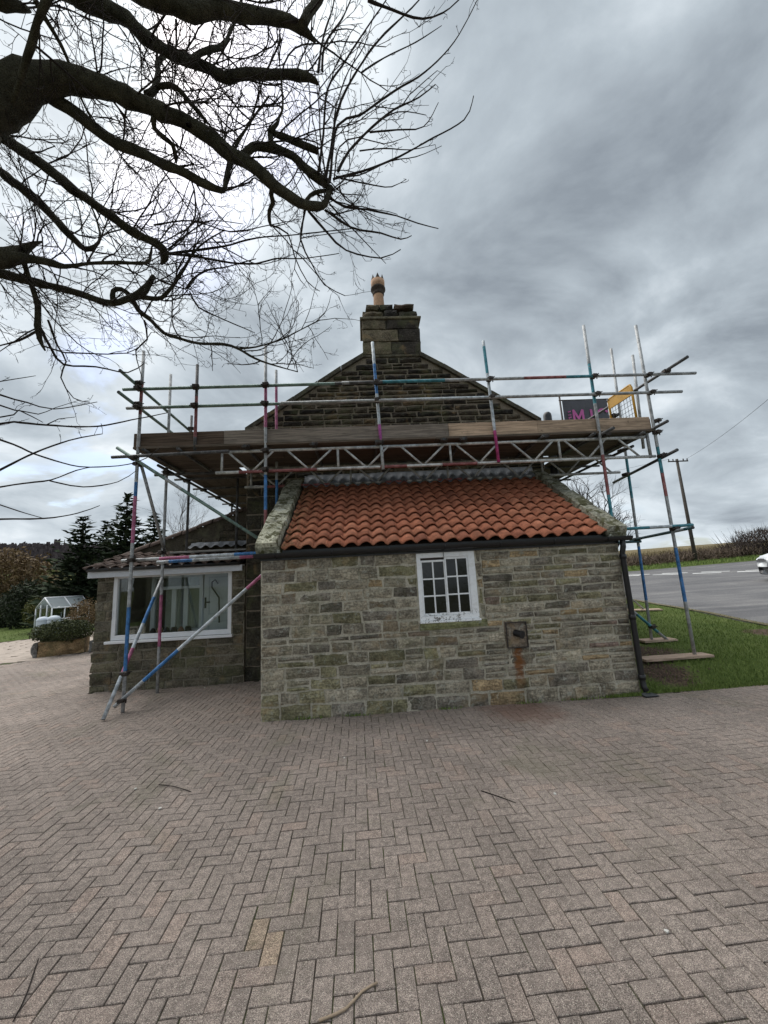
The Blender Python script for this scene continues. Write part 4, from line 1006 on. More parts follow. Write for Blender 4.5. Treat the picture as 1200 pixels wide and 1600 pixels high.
# sole boards under the standards
def sole(x0, x1, y0, y1, rz, lab, grp=None):
    cx, cy = (x0 + x1) / 2, (y0 + y1) / 2; zc = max(height(x0, cy), height(x1, cy), height(cx, y0), height(cx, y1)) + .012
    o = MB().box(x0, x1, y0, y1, zc, zc + .036, bev=.004).build('sole_board', M_wood, base=True); o.color = (.42, .31, .235, 1); o.rotation_euler = (0, 0, rz); tag(o, lab, 'board')
sole(3.95, 5.00, 5.63, 5.85, .02, 'long pale timber board on the grass under the outermost scaffold pole'); sole(4.82, 5.42, 6.80, 7.04, .0, 'short timber sole board on the grass under the inner right scaffold pole')
sole(6.9, 7.9, 10.3, 10.6, -.3, 'pale timber board lying near the road edge under a thin brace')
p_ = MB().box(-3.66, -2.26, 7.40, 7.62, 2.262, 2.298, bev=.004).build('plank', M_wood, base=True); p_.color = (.30, .29, .27, 1); tag(p_, 'grey plank lying across the dark tiles of the low extension roof', 'plank')

# company banner on the right return
bn = thing('banner', (4.0, 8.6, 4.2), 'dark scaffold banner with pink letters hanging behind the toe board', 'banner')
M_ban = simple('charcoal_vinyl', (.075, .075, .088), .5, .2, 5, bmp=.1); M_pink = simple('pink_print', (.58, .13, .38), .5, .15, 5, bmp=.0)
YBN = 8.70; q0, q1, q2 = atY(878, 626, YBN), atY(948, 628, YBN), atY(878, 662, YBN)
bx0, bx1, bz1 = q0.x, q0.x + 1.15, q0.z
b = MB(); nu = 16; vs_ = [(bx0 + (bx1 - bx0) * i / nu, YBN + .012 * math.sin(i * 1.3) , z) for i in range(nu + 1) for z in (bz1 - .85, bz1)]
vs_ += [(x, y + .006, z) for x, y, z in vs_]; m2 = 2 * (nu + 1)
b.add(vs_, [(2 * i, 2 * i + 2, 2 * i + 3, 2 * i + 1) for i in range(nu)] + [(m2 + 2 * i + 1, m2 + 2 * i + 3, m2 + 2 * i + 2, m2 + 2 * i) for i in range(nu)], smooth=True)
b.build('banner_sheet', M_ban, bn)
def stroke(nm, pts, wd, closed=False):
    s_ = MB(); yy = YBN - .022
    for (xa, za), (xb, zb) in zip(pts, pts[1:]):
        d_ = V(xb - xa, 0, zb - za).normalized(); p = V(-d_.z, 0, d_.x) * wd
        A, B = V(xa, yy, za) - d_ * wd * .4, V(xb, yy, zb) + d_ * wd * .4
        s_.add([A - p, B - p, B + p, A + p, A - p + V(0, .003, 0), B - p + V(0, .003, 0), B + p + V(0, .003, 0), A + p + V(0, .003, 0)], [(0, 1, 2, 3), (0, 4, 5, 1), (2, 6, 7, 3)])
        yy -= .0006
    return s_.build(nm, M_pink, bn)
lz0, lz1 = bz1 - .72, bz1 - .27; bw = bx1 - bx0
stroke('letter', [(bx0 + .24, lz0), (bx0 + .24, lz1), (bx0 + .355, lz1 - .22), (bx0 + .47, lz1), (bx0 + .47, lz0)], .028)
stroke('letter', [(bx0 + .69, lz1), (bx0 + .69, lz0 + .12), (bx0 + .64, lz0 + .02), (bx0 + .55, lz0 + .02)], .028)
stroke('letter', [(bx0 + .98 + .17 * math.cos(a), (lz0 + lz1) / 2 + .225 * math.sin(a)) for a in np.linspace(.8, 2 * math.pi - .8, 14)], .028)
for k in range(6): stroke('small_lettering', [(bx0 + .10, lz0 + .03 + k * .075), (bx0 + .17, lz0 + .03 + k * .075 + .02 * (k % 2))], .012)
for k in range(5): stroke('small_lettering', [(bx0 + .115, lz0 + .05 + k * .085), (bx0 + .115, lz0 + .085 + k * .085)], .008)
b = MB(); b.tube([(bx0 - .06, YBN + .03, bz1 + .02), (bx1 + .05, YBN + .03, bz1 + .02)], .016, 8); b.tube([(bx0 - .035, YBN + .03, 3.77), (bx0 - .035, YBN + .03, bz1 + .14)], .022, 8); b.build('banner_frame', M_steel, bn)
# yellow ladder gate
gt = thing('ladder_gate', (4.7, 6.3, 3.77), 'yellow mesh ladder gate at the right end of the scaffold platform', 'gate')
M_yel = simple('safety_yellow', (.52, .28, .03), .45, .15, 8, bmp=.05)
ga, gb2 = V(4.70, 6.58, 0), V(4.73, 6.00, 0); zt, zp, zb = 4.69, 4.50, 3.78
b = MB(); b.tube([ga + V(0, 0, zb), ga + V(0, 0, zt - .05), ga.lerp(gb2, .05) + V(0, 0, zt), ga.lerp(gb2, .95) + V(0, 0, zt), gb2 + V(0, 0, zt - .05), gb2 + V(0, 0, zb)], .02, 8); b.build('gate_frame', M_yel, gt)
nn = V(.012, .002, 0)
b = MB(); P = [ga + V(0, 0, zp), gb2 + V(0, 0, zp), gb2 + V(0, 0, zt), ga + V(0, 0, zt)]
b.add([p - nn for p in P] + [p + nn for p in P], [(3, 2, 1, 0), (4, 5, 6, 7), (0, 1, 5, 4), (1, 2, 6, 5), (2, 3, 7, 6), (3, 0, 4, 7)]); b.build('gate_panel', M_yel, gt)
b = MB()
for k in range(1, 8): q = ga.lerp(gb2, k / 8); b.tube([q + V(0, 0, zb), q + V(0, 0, zp)], .0035, 4)
for k in range(1, 9): z = zb + (zp - zb) * k / 9; b.tube([ga + V(0, 0, z), gb2 + V(0, 0, z)], .0035, 4)
b.build('gate_mesh', M_tube, gt)

# ------------------------------------------------------------------ the big bare tree overhead
tr_ = random.Random(44)
TRUNK = V(-6.4, 2.2, 0)
big_tree = thing('bare_tree', TRUNK, 'large bare tree with gnarled mossy limbs reaching over the driveway', 'tree')
LIMBS = {   # name: depth near, depth far, [(x, y, thickness)] as the limb runs outward
 'a': (3.0, 3.75, [(-150, 210, 120), (-60, 175, 100), (0, 150, 84), (50, 132, 60), (100, 127, 48), (150, 135, 36), (200, 153, 33), (250, 173, 29), (300, 196, 25), (325, 212, 25), (362, 240, 23), (400, 265, 21), (430, 291, 19), (455, 308, 17), (480, 320, 16), (502, 322, 14), (511, 310, 11), (517, 293, 10)]),
 'b': (3.3, 3.8, [(-40, -60, 60), (60, -30, 40), (135, 2, 30), (170, 15, 26), (200, 33, 24), (225, 55, 24), (262, 82, 22), (300, 97, 20), (330, 110, 19), (352, 121, 19), (375, 117, 17), (400, 114, 17), (450, 117, 16), (478, 118, 15), (490, 124, 11), (498, 132, 4)]),
 'c': (2.7, 3.2, [(120, -90, 50), (200, -30, 40), (250, -2, 33), (300, 16, 28), (337, 12, 27), (365, 18, 25), (392, 27, 24), (420, 24, 22), (440, 29, 21), (462, 40, 20), (480, 50, 15), (493, 66, 4)]),
 'd': (3.2, 3.9, [(70, 140, 26), (88, 157, 23), (125, 183, 20), (150, 203, 19), (178, 222, 19), (225, 241, 17), (275, 265, 16), (300, 277, 16), (325, 291, 14), (344, 299, 12), (352, 292, 8), (360, 258, 7), (370, 226, 6), (392, 190, 4), (420, 150, 3)]),
 'e': (3.7, 4.3, [(-120, 150, 40), (-40, 190, 26), (0, 213, 22), (37, 237, 19), (75, 262, 18), (97, 284, 19), (135, 312, 17), (175, 340, 16), (212, 365, 15), (237, 376, 14), (255, 390, 14), (258, 404, 12), (252, 413, 4)]),
 'f': (4.0, 4.5, [(-120, 200, 34), (-40, 245, 20), (0, 266, 17), (18, 284, 17), (45, 302, 16), (70, 325, 14), (100, 357, 13), (120, 377, 12), (134, 389, 10), (148, 385, 6), (157, 371, 4), (152, 347, 3), (140, 315, 3)]),
 'g': (3.5, 3.9, [(-140, 430, 60), (-50, 412, 45), (0, 402, 34), (25, 394, 24), (45, 385, 13), (66, 378, 3)]),
 'g2': (3.65, 4.2, [(-20, 403, 26), (30, 404, 20), (55, 405, 16), (85, 413, 12), (102, 416, 8), (135, 412, 6), (175, 410, 6), (228, 411, 6), (235, 400, 5), (237, 385, 3)]),
 'h': (3.9, 4.5, [(-140, 400, 40), (-50, 418, 24), (0, 428, 18), (50, 440, 15), (100, 452, 13), (137, 465, 13), (175, 474, 12), (197, 467, 11), (218, 459, 13), (230, 446, 11), (239, 431, 8)]),
 'h2': (4.4, 4.7, [(205, 462, 10), (232, 466, 8), (252, 465, 7), (270, 447, 6), (287, 420, 5), (299, 400, 4), (320, 378, 3), (350, 360, 2)]),
 'h3': (4.3, 4.9, [(176, 470, 8), (178, 455, 9), (190, 452, 9), (204, 464, 9), (217, 485, 8), (237, 501, 7), (255, 520, 6), (275, 527, 6), (308, 536, 5), (350, 538, 5), (372, 545, 4), (398, 560, 4), (420, 568, 3), (465, 581, 2)]),
 'h4': (4.8, 4.9, [(370, 545, 4), (400, 542, 3), (440, 530, 3), (470, 515, 2), (500, 500, 2)]),
 'i': (3.8, 4.1, [(36, 402, 8), (42, 425, 8), (52, 450, 8), (59, 480, 9), (59, 510, 10), (62, 530, 8), (71, 548, 3)]),
 'j': (3.5, 3.75, [(372, 246, 12), (388, 234, 13), (402, 229, 14), (430, 235, 16), (457, 245, 15), (474, 262, 14), (498, 280, 16), (514, 289, 17)]),
 'k': (3.55, 3.7, [(425, 232, 9), (422, 210, 10), (432, 211, 10), (450, 217, 12), (475, 227, 11), (492, 234, 11), (496, 242, 4)]),
 'l': (3.55, 3.7, [(422, 206, 8), (434, 193, 6), (437, 183, 5), (442, 170, 4), (440, 130, 3), (436, 90, 2), (432, 40, 2)]),
 'm': (3.4, 3.7, [(228, 148, 12), (243, 140, 13), (247, 118, 10), (246, 100, 9), (256, 88, 9)]),
 'm2': (3.45, 3.7, [(246, 136, 9), (268, 133, 9), (282, 142, 9), (296, 160, 8), (312, 178, 7), (326, 194, 4), (332, 200, 2)]),
 'n': (3.3, 3.6, [(240, 180, 8), (241, 200, 8), (256, 215, 8), (270, 226, 8), (275, 245, 7), (275, 254, 3)]),
 'o': (3.6, 3.8, [(425, 290, 9), (424, 305, 9), (427, 318, 8), (421, 330, 7), (421, 345, 6), (424, 354, 3)]),
 'p': (2.5, 3.0, [(110, -130, 20), (72, 0, 14), (55, 50, 13), (35, 110, 11), (20, 160, 8)]),
 'q': (2.9, 3.3, [(55, 0, 9), (72, 30, 8), (95, 68, 7), (110, 103, 5), (125, 150, 4), (150, 200, 2)]),
 'r': (2.8, 3.1, [(-90, -30, 50), (-20, 2, 34), (20, 9, 22), (42, 14, 10), (48, 18, 3)]),
 's': (3.4, 3.8, [(290, 97, 8), (318, 80, 10), (334, 76, 10), (350, 72, 7), (360, 48, 6), (372, 20, 5), (380, -20, 4)]),
 't': (3.0, 3.1, [(473, 38, 14), (483, 22, 14), (498, 0, 13), (520, -40, 11)]),
 'u': (3.7, 3.8, [(475, 318, 6), (485, 305, 7), (500, 299, 7), (512, 298, 6)]),
}
SHOOTS = [  # long straight shoots: depth, points, start width
 (3.7, [(508, 282), (517, 237), (527, 175), (540, 142), (560, 107), (592, 62), (630, 25), (655, 0), (680, -40)], 6), (3.65, [(498, 272), (505, 210), (512, 140), (540, 95), (572, 45), (602, 2), (620, -30)], 5),
 (3.75, [(515, 285), (527, 197), (562, 180), (617, 142), (665, 112), (710, 65), (748, -4)], 5), (3.8, [(528, 268), (545, 237), (580, 200), (615, 172), (655, 152), (680, 132)], 5.5),
 (3.75, [(520, 280), (567, 267), (612, 250), (665, 222), (725, 187), (740, 150)], 5), (3.7, [(525, 276), (560, 274), (612, 251), (650, 245), (690, 228)], 3.5), (3.8, [(530, 278), (587, 290), (612, 292), (635, 280)], 3),
 (3.75, [(514, 307), (539, 324), (574, 328), (620, 337), (653, 349), (685, 357)], 5), (3.75, [(508, 328), (549, 355), (595, 364), (626, 374), (643, 368)], 5), (3.7, [(482, 330), (512, 364), (541, 391), (595, 403), (626, 390)], 4.5),
 (3.8, [(514, 318), (553, 360), (603, 412)], 3.5), (3.8, [(478, 325), (470, 374), (487, 412), (507, 445), (539, 462)], 4), (3.7, [(476, 322), (470, 374), (460, 420), (480, 450)], 3), (3.8, [(530, 290), (540, 312), (580, 335), (592, 340)], 3),
 (3.6, [(562, 236), (600, 232), (640, 234), (680, 226)], 3), (3.7, [(578, 207), (620, 203), (662, 198), (685, 160)], 3.5), (3.7, [(565, 113), (600, 90), (650, 66), (690, 40)], 3.5), (3.6, [(497, 112), (505, 60), (520, 10), (528, -30)], 5), (3.65, [(503, 110), (508, 70), (535, 28), (552, -10)], 5),
 (3.4, [(575, 0), (600, 10), (630, 22), (660, 29), (692, 20), (720, -3)], 6), (3.6, [(512, 290), (520, 240), (523, 180), (530, 150), (545, 110), (570, 70), (585, 20)], 4), (3.8, [(510, 285), (500, 210), (498, 160), (490, 110), (470, 60), (462, 0)], 3), (3.8, [(522, 283), (530, 230), (560, 215), (600, 225), (640, 212)], 3),
 (4.3, [(-160, 690), (0, 662), (32, 660), (87, 665), (152, 666), (217, 654), (262, 645)], 5), (4.4, [(-150, 640), (0, 687), (54, 709), (97, 723), (141, 730), (212, 723), (250, 700)], 4), (4.3, [(-160, 810), (0, 734), (54, 708), (108, 688), (160, 678)], 5),
 (4.4, [(-160, 790), (0, 761), (54, 753), (80, 750), (119, 735), (143, 730)], 4), (4.4, [(78, 751), (130, 761), (184, 753), (212, 736)], 3), (4.5, [(-160, 815), (0, 811), (69, 810), (121, 802), (156, 790)], 4), (4.4, [(-160, 740), (0, 789), (40, 802), (69, 810)], 3),
 (4.3, [(-160, 560), (0, 617), (43, 629), (84, 639), (152, 628)], 4), (4.3, [(-160, 560), (0, 633), (32, 642), (67, 660)], 4), (4.2, [(-160, 620), (0, 596), (56, 587)], 3), (4.2, [(-150, 620), (0, 652), (28, 641), (60, 647), (86, 637), (125, 625)], 3),
 (4.6, [(260, 397), (300, 392), (350, 385), (400, 372), (470, 366), (550, 357)], 5.5), (4.5, [(248, 395), (300, 400), (360, 410), (400, 412), (430, 404), (470, 404), (530, 396)], 5), (4.6, [(292, 450), (300, 438), (322, 422), (350, 418), (400, 404)], 5), (4.5, [(250, 438), (290, 452), (296, 440)], 4),
 (4.6, [(296, 455), (310, 480), (340, 495), (380, 512), (398, 520)], 3.5), (4.5, [(240, 352), (300, 345), (360, 362), (420, 352), (470, 342)], 3.5), (4.5, [(262, 390), (300, 360), (330, 345), (380, 350)], 3.5), (4.4, [(100, 415), (160, 430), (200, 470)], 3), (4.2, [(60, 505), (80, 545), (100, 570), (150, 573), (200, 582), (225, 568)], 5), (4.2, [(60, 515), (30, 532), (0, 540), (-60, 555)], 5),
 (4.4, [(75, 500), (90, 540), (103, 565), (95, 590), (115, 622), (140, 628)], 4), (4.7, [(225, 500), (230, 530), (212, 548), (222, 590)], 4), (4.5, [(345, 299), (390, 285), (398, 278), (430, 300)], 4), (4.0, [(350, 290), (352, 270), (365, 225), (385, 200), (400, 160), (410, 110)], 4), (3.9, [(470, 374), (480, 370), (560, 360)], 3),
 (4.0, [(300, 275), (320, 310), (350, 345), (385, 375)], 3), (3.9, [(424, 352), (450, 365), (460, 400), (480, 440), (500, 455)], 3.5), (3.2, [(275, 30), (275, 90), (270, 160)], 5), (3.3, [(260, 20), (235, 60), (220, 110)], 4), (3.4, [(360, 60), (330, 110), (300, 170), (280, 240)], 3), (3.5, [(440, 60), (410, 130), (390, 200), (370, 250)], 3.5),
]
def smooth_line(P, wob, rnd, step=.07):
    Q = [P[0]] + P + [P[-1]]; out = []
    for i in range(1, len(Q) - 2):
        p0, p1, p2, p3 = Q[i - 1], Q[i], Q[i + 1], Q[i + 2]; n_ = max(2, int((Vector(p2[:3]) - Vector(p1[:3])).length / step))
        for k in range(n_):
            t = k / n_; out.append(tuple(.5 * (2 * b_ + (c_ - a_) * t + (2 * a_ - 5 * b_ + 4 * c_ - d_) * t * t + (3 * b_ - a_ - 3 * c_ + d_) * t ** 3) for a_, b_, c_, d_ in zip(p0, p1, p2, p3)))
    out.append(Q[-2]); s0 = rnd.uniform(0, 99); res = []
    for q in out:
        p = Vector(q[:3]); r = max(.0015, q[3]); nz = Vector((noise.noise(p * 5 + V(s0, 0, 0)), noise.noise(p * 5 + V(0, s0, 7)), noise.noise(p * 5 + V(3, 0, s0)))) * wob * r
        res.append((p + nz, r * (1 + .26 * noise.noise(p * 8 + V(s0, 1, 1)) + .10 * noise.noise(p * 23 + V(1, s0, 1)))))
    return res
def inside_crown(p):
    x, y, d = proj(p)
    if d < .8: return True
    if x < -100 or y < -100: return True
    lim = 745 - max(0, y - 200) * .62 if y > 200 else 750
    return x < lim and (y < 575 or (x < 170 and y < 690))
twigs, spurs = MB(), MB()
def spur(b, p, d, L, r):
    if not inside_crown(p + d * L): return
    k = (p + d * L * .5) + Vector((tr_.gauss(0, 1), tr_.gauss(0, 1), tr_.gauss(0, 1))) * L * .10
    e = p + d * L + V(0, 0, tr_.uniform(0, .22)) * L
    b.tube([p, k, e], [r, r * .85, r * .75], 3, False)
    if L > .06:
        for _ in range(tr_.choice((1, 2, 2))):
            q = p.lerp(e, tr_.uniform(.4, .95)); dd = (d + Vector((tr_.gauss(0, 1), tr_.gauss(0, 1), tr_.gauss(0, 1))) * .6).normalized()
            b.tube([q, q + dd * L * tr_.uniform(.2, .4)], [r * .75, r * .8], 3, False)
def rvec(): return Vector((tr_.gauss(0, 1), tr_.gauss(0, 1), tr_.gauss(0, 1))).normalized()
def twig(p, d, L, r, depth):
    n_ = max(4, int(L / .09)); P = [p]; cur = d.normalized(); bend = rvec() * .13 + V(0, 0, .03)
    for i in range(n_):
        cur = (cur + bend + rvec() * .20).normalized(); P.append(P[-1] + cur * L / n_)
        if not inside_crown(P[-1]): break
    if len(P) < 3: return
    rr = [r * (1 - .62 * i / len(P)) for i in range(len(P))]
    twigs.tube(P, rr, 4, False)
    for i in range(1, len(P)):
        t = (P[i] - P[i - 1]).normalized()
        if depth > 0 and tr_.random() < .30: twig(P[i], (t * .8 + rvec() * .75).normalized(), L * tr_.uniform(.3, .55), max(.0028, rr[i] * .75), depth - 1)
        elif tr_.random() < .8: spur(spurs, P[i], (t * .7 + rvec() * .8).normalized(), tr_.uniform(.03, .13), max(.0022, rr[i] * .55))
LINES = []
lim = {}
for nm, (d0, d1, pts) in LIMBS.items():
    P = []
    for i, (x, y, w_) in enumerate(pts):
        t = i / (len(pts) - 1); d_ = d0 + (d1 - d0) * t; q = at(x, y, d_); P.append((q.x, q.y, q.z, w_ * .86 / 2 / FPX * d_))
    if nm in 'abcefhgr':                                 # carry the limb back to the trunk
        zt = min(5.6, max(2.6, P[0][2] - .3)); P.insert(0, (TRUNK.x + .1, TRUNK.y, zt, max(.12, P[0][3] * 1.15)))
    ln = smooth_line(P, .45, tr_); LINES.append((ln, nm))
    b = MB().tube([p for p, r in ln], [r for p, r in ln], 12); b.build('limb', M_bark, big_tree)
    for _ in range(int(len(ln) * .10)):                  # burrs and snags
        p, r = tr_.choice(ln)
        if .02 < r < .06: spurs.tube([p, p + rvec() * r * 1.5, p + rvec() * r * 2.2], [r * .5, r * .35, r * .1], 5)
for d_, pts, w_ in SHOOTS:
    P = []
    for i, (x, y) in enumerate(pts):
        t = i / (len(pts) - 1); q = at(x, y, d_ + .25 * t); P.append((q.x, q.y, q.z, max(.0022, w_ * .86 * (1 - .66 * t) / 2 / FPX * d_)))
    ln = smooth_line(P, .5, tr_, .09); twigs.tube([p for p, r in ln], [r for p, r in ln], 6, False)
    for i in range(1, len(ln)):
        t = (ln[i][0] - ln[i - 1][0]).normalized()
        if tr_.random() < .34: spur(spurs, ln[i][0], (t * .7 + rvec() * .8).normalized(), tr_.uniform(.05, .16), .0030)
        if tr_.random() < .055: twig(ln[i][0], (t + rvec() * .7).normalized(), tr_.uniform(.25, .5), ln[i][1] * .6, 0)
for ln, nm in LINES:                                     # finer growth along every limb
    dens = {'c': 6, 'p': 1.5, 'r': 4, 'q': 4, 't': 3, 'i': 4, 'a': 7}.get(nm, 8.5)
    acc = 0
    for i in range(2, len(ln)):
        p, r = ln[i]
        if p.y < .6 or p.x < -4.6 or r > .13: continue
        acc += (p - ln[i - 1][0]).length * dens
        while acc > 1:
            acc -= 1; t = (p - ln[i - 1][0]).normalized()
            twig(p + rvec() * r * .5, (t * .55 + rvec() * .85 + V(.12, .10, .06)).normalized(), tr_.uniform(.45, 1.2), tr_.uniform(.0046, .0092), 2)
twigs.build('twigs', M_twig, big_tree); spurs.build('spurs', M_twig, big_tree)
b = MB(); ln = smooth_line([(TRUNK.x, TRUNK.y, -.2, .62), (TRUNK.x, TRUNK.y, .3, .50), (TRUNK.x + .05, TRUNK.y, 1.5, .42), (TRUNK.x + .1, TRUNK.y, 3, .40), (TRUNK.x + .05, TRUNK.y, 4.6, .36), (TRUNK.x - .1, TRUNK.y, 6.2, .28), (TRUNK.x - .3, TRUNK.y, 8, .16), (TRUNK.x - .3, TRUNK.y, 9.5, .04)], .08, tr_, .25)
b.tube([p for p, r in ln], [r for p, r in ln], 18).build('trunk', M_bark, big_tree)
print('twig tris', len(twigs.f) * 2, len(spurs.f) * 2)

# ------------------------------------------------------------------ background planting
def leaves(name, parent, mat, centre, rad, n_, size, seed, shell=.55, lump=.35, flat=False, k=3.0):
    """leaf-sized faces spread through an uneven ellipsoid"""
    g = np.random.default_rng(seed); out = []
    d = g.normal(size=(n_, 3)); d /= np.linalg.norm(d, axis=1)[:, None]
    rr = shell + (1 - shell) * g.random(n_) ** .7
    lum = np.array([1 + lump * noise.noise(Vector(q) * k + V(seed, 0, 0)) + .12 * noise.noise(Vector(q) * 8 + V(0, seed, 0)) for q in d])
    P = d * (rr * lum)[:, None] * np.array(rad) + np.array(centre)
    if flat: P[:, 2] = np.maximum(P[:, 2], centre[2] - rad[2] * .55)
    u = g.normal(size=(n_, 3)); u /= np.linalg.norm(u, axis=1)[:, None]; v = np.cross(u, g.normal(size=(n_, 3))); v /= np.linalg.norm(v, axis=1)[:, None]
    sz = size * g.uniform(.6, 1.3, n_)[:, None]
    q = np.stack([P - u * sz, P - v * sz * .45, P + u * sz, P + v * sz * .45], 1)
    return quads(name, q, mat, parent, 4, g.random(n_))
def twiglets(name, parent, mat, boxfn, n_, L, wd, seed, up=.8):
    g = random.Random(seed); T = []; rn = []
    for _ in range(n_):
        p, top = boxfn(g); d = Vector((g.gauss(0, .6), g.gauss(0, .6), abs(g.gauss(up, .4)))).normalized(); l = L * g.uniform(.5, 1.4)
        s = d.cross(Vector((g.gauss(0, 1), g.gauss(0, 1), g.gauss(0, 1)))).normalized() * wd * g.uniform(.6, 1.3)
        T.append([p - s, p + s, p + d * l]); rn.append(g.random())
    return quads(name, T, mat, parent, 3, rn)
def conifer(px, py_, dep, rad, label, seed):
    a = at(px, py_, dep); zg = height(a.x, a.y); H = a.z - zg; g = random.Random(seed)
    t = thing('conifer_tree', (a.x, a.y, zg), label, 'tree', 'dark conifers behind the low extension')
    MB().tube([(a.x, a.y, zg - .1), (a.x, a.y, zg + H * .5), (a.x, a.y, zg + H * .96)], [.2, .12, .02], 8).build('trunk', M_bark, t)
    Q, rn = [], []; lv = int(H / .24)
    for k in range(lv):
        f = k / lv; z = zg + H * (.04 + .96 * f); r0 = rad * (1 - f) ** .85 * (.85 + .3 * g.random()) + .10; nb = max(5, int(20 * (1 - f) + 6))
        for j in range(nb):
            an = g.uniform(0, 6.283); r1 = r0 * g.uniform(.65, 1.18); m = max(2, int(r1 / .16)); tone = g.random()
            for i in range(m):
                s = (i + g.random()) / m; r_ = r1 * s; zz_ = z - .12 * r1 + .28 * r1 * (s - .5) ** 2 * 2 + .14 * s * r1 + g.uniform(-.06, .06)
                c = V(a.x + math.cos(an) * r_ , a.y + math.sin(an) * r_, zz_); d = V(math.cos(an + g.gauss(0, .6)), math.sin(an + g.gauss(0, .6)), g.uniform(-.25, .45)).normalized()
                sd_ = d.cross(V(g.gauss(0, .5), g.gauss(0, .5), 1)).normalized(); l = .34 * g.uniform(.6, 1.3); w_ = .13 * g.uniform(.6, 1.3)
                Q.append([c - d * l * .4, c - sd_ * w_, c + d * l, c + sd_ * w_]); rn.append(.5 * tone + .5 * g.random())
    quads('crown', Q, M_conifer, t, 4, rn)
conifer(131, 802, 26, 2.5, 'dark conifer with the lowest tip, nearest the greenhouse', 1)
conifer(200, 768, 27, 2.7, 'tallest dark conifer, rising behind the left scaffold pole', 2)
conifer(243, 799, 30, 2.2, 'rightmost dark conifer, showing just above the extension roof edge', 3)
conifer(168, 812, 31, 2.2, 'dark conifer half hidden between the two nearer ones', 4)
def branchy(base, H, spread, seed, mat, label, group=None, levels=4, r0=.12, name='bare_tree', stems=1):
    g = random.Random(seed); t = thing(name, base, label, 'tree', group); tk, br = MB(), MB()
    def grow(p, d, L, r, lv):
        n_ = 4; P = [p]; c = d.normalized()
        for _ in range(n_):
            c = (c + Vector((g.gauss(0, .13), g.gauss(0, .13), g.gauss(.03, .10)))).normalized(); P.append(P[-1] + c * L / n_)
        (tk if lv == levels else br).tube(P, [r * (1 - .45 * i / n_) for i in range(n_ + 1)], 6 if lv > 1 else 3, False)
        if lv == 0: return
        for k in range(g.choice((3, 4, 4, 5)) if lv > 1 else 4):
            i = g.choice((1, 2, 3, 4, 4)); an = g.uniform(.3, .9) * spread
            q = c.cross(Vector((g.gauss(0, 1), g.gauss(0, 1), g.gauss(0, 1)))).normalized(); nd = (c * math.cos(an) + q * math.sin(an)).normalized()
            grow(P[i], nd, L * g.uniform(.55, .85), r * .55, lv - 1)
    for s in range(stems): grow(Vector(base) + V(g.uniform(-.3, .3), 0, 0) * (stems > 1), V(g.gauss(0, .12 * stems), g.gauss(0, .1), 1), H * .34, r0, levels)
    tk.build('trunk', mat, t); br.build('crown', mat, t); return t
def ground_at(px, py_, dep):
    a = at(px, py_, dep); return (a.x, a.y, height(a.x, a.y))
branchy(ground_at(322, 830, 30), 9.2, .75, 5, M_birch, 'pale thin bare tree seen under the left end of the platform', 'bare trees behind the extension', 5, .09)
branchy(ground_at(285, 830, 34), 7.6, .7, 6, M_birch, 'faint bare tree between two left scaffold poles', 'bare trees behind the extension', 4, .08)
branchy(ground_at(372, 830, 27), 7.6, .8, 8, M_birch, 'dark bare tree close to the house corner under the platform', 'bare trees behind the extension', 4, .09)
branchy(ground_at(962, 850, 40), 13.0, 1.05, 9, M_twig, 'spreading bare tree beyond the right roof coping', None, 5, .26)
# garden at the left
def bush(px, py_, dep, rx, rz, n_, size, mat, name, label, seed, cat='shrub', ry=None, lump=.35, stem=True):
    c = at(px, py_, dep); zg = height(c.x, c.y); t = thing(name, (c.x, c.y, zg), label, cat)
    if stem: MB().tube([(c.x, c.y, zg - .05), (c.x + .05, c.y, c.z)], [.06, .03], 6).build('stem', M_bark, t)
    leaves('foliage', t, mat, (c.x, c.y, c.z), (rx, ry or rx, rz), n_, size, seed, .35, lump); return t
bush(2, 905, 33, 3.6, 2.7, 9000, .15, M_russet, 'beech_tree', 'russet brown leafy tree at the left edge before the hill', 11, 'tree')
bush(62, 925, 38, 3.0, 1.7, 4000, .15, M_russet, 'thicket', 'brown twiggy thicket behind the dark hedge', 16, 'shrub')
bush(48, 945, 29, 1.7, 1.9, 7000, .10, M_yew, 'hedge', 'dark clipped evergreen hedge behind the yellow-green bush', 12, 'hedge', lump=.15)
bush(2, 958, 30, 1.5, 1.5, 4000, .10, M_yew, 'dark_shrub', 'low dark evergreen shrub at the far left edge of the lawn', 17, 'shrub')
bush(66, 955, 25, 1.0, 1.0, 4500, .055, M_gold, 'golden_shrub', 'rounded yellow-green bush left of the greenhouse', 13, lump=.12)
bush(132, 960, 20, .75, .85, 2600, .045, M_russet, 'twiggy_shrub', 'grey-brown twiggy shrub between greenhouse and extension', 14)
bush(110, 925, 30, 1.6, .9, 2500, .09, M_ever, 'evergreen_shrub', 'green shrub above the greenhouse roof under the conifers', 18)
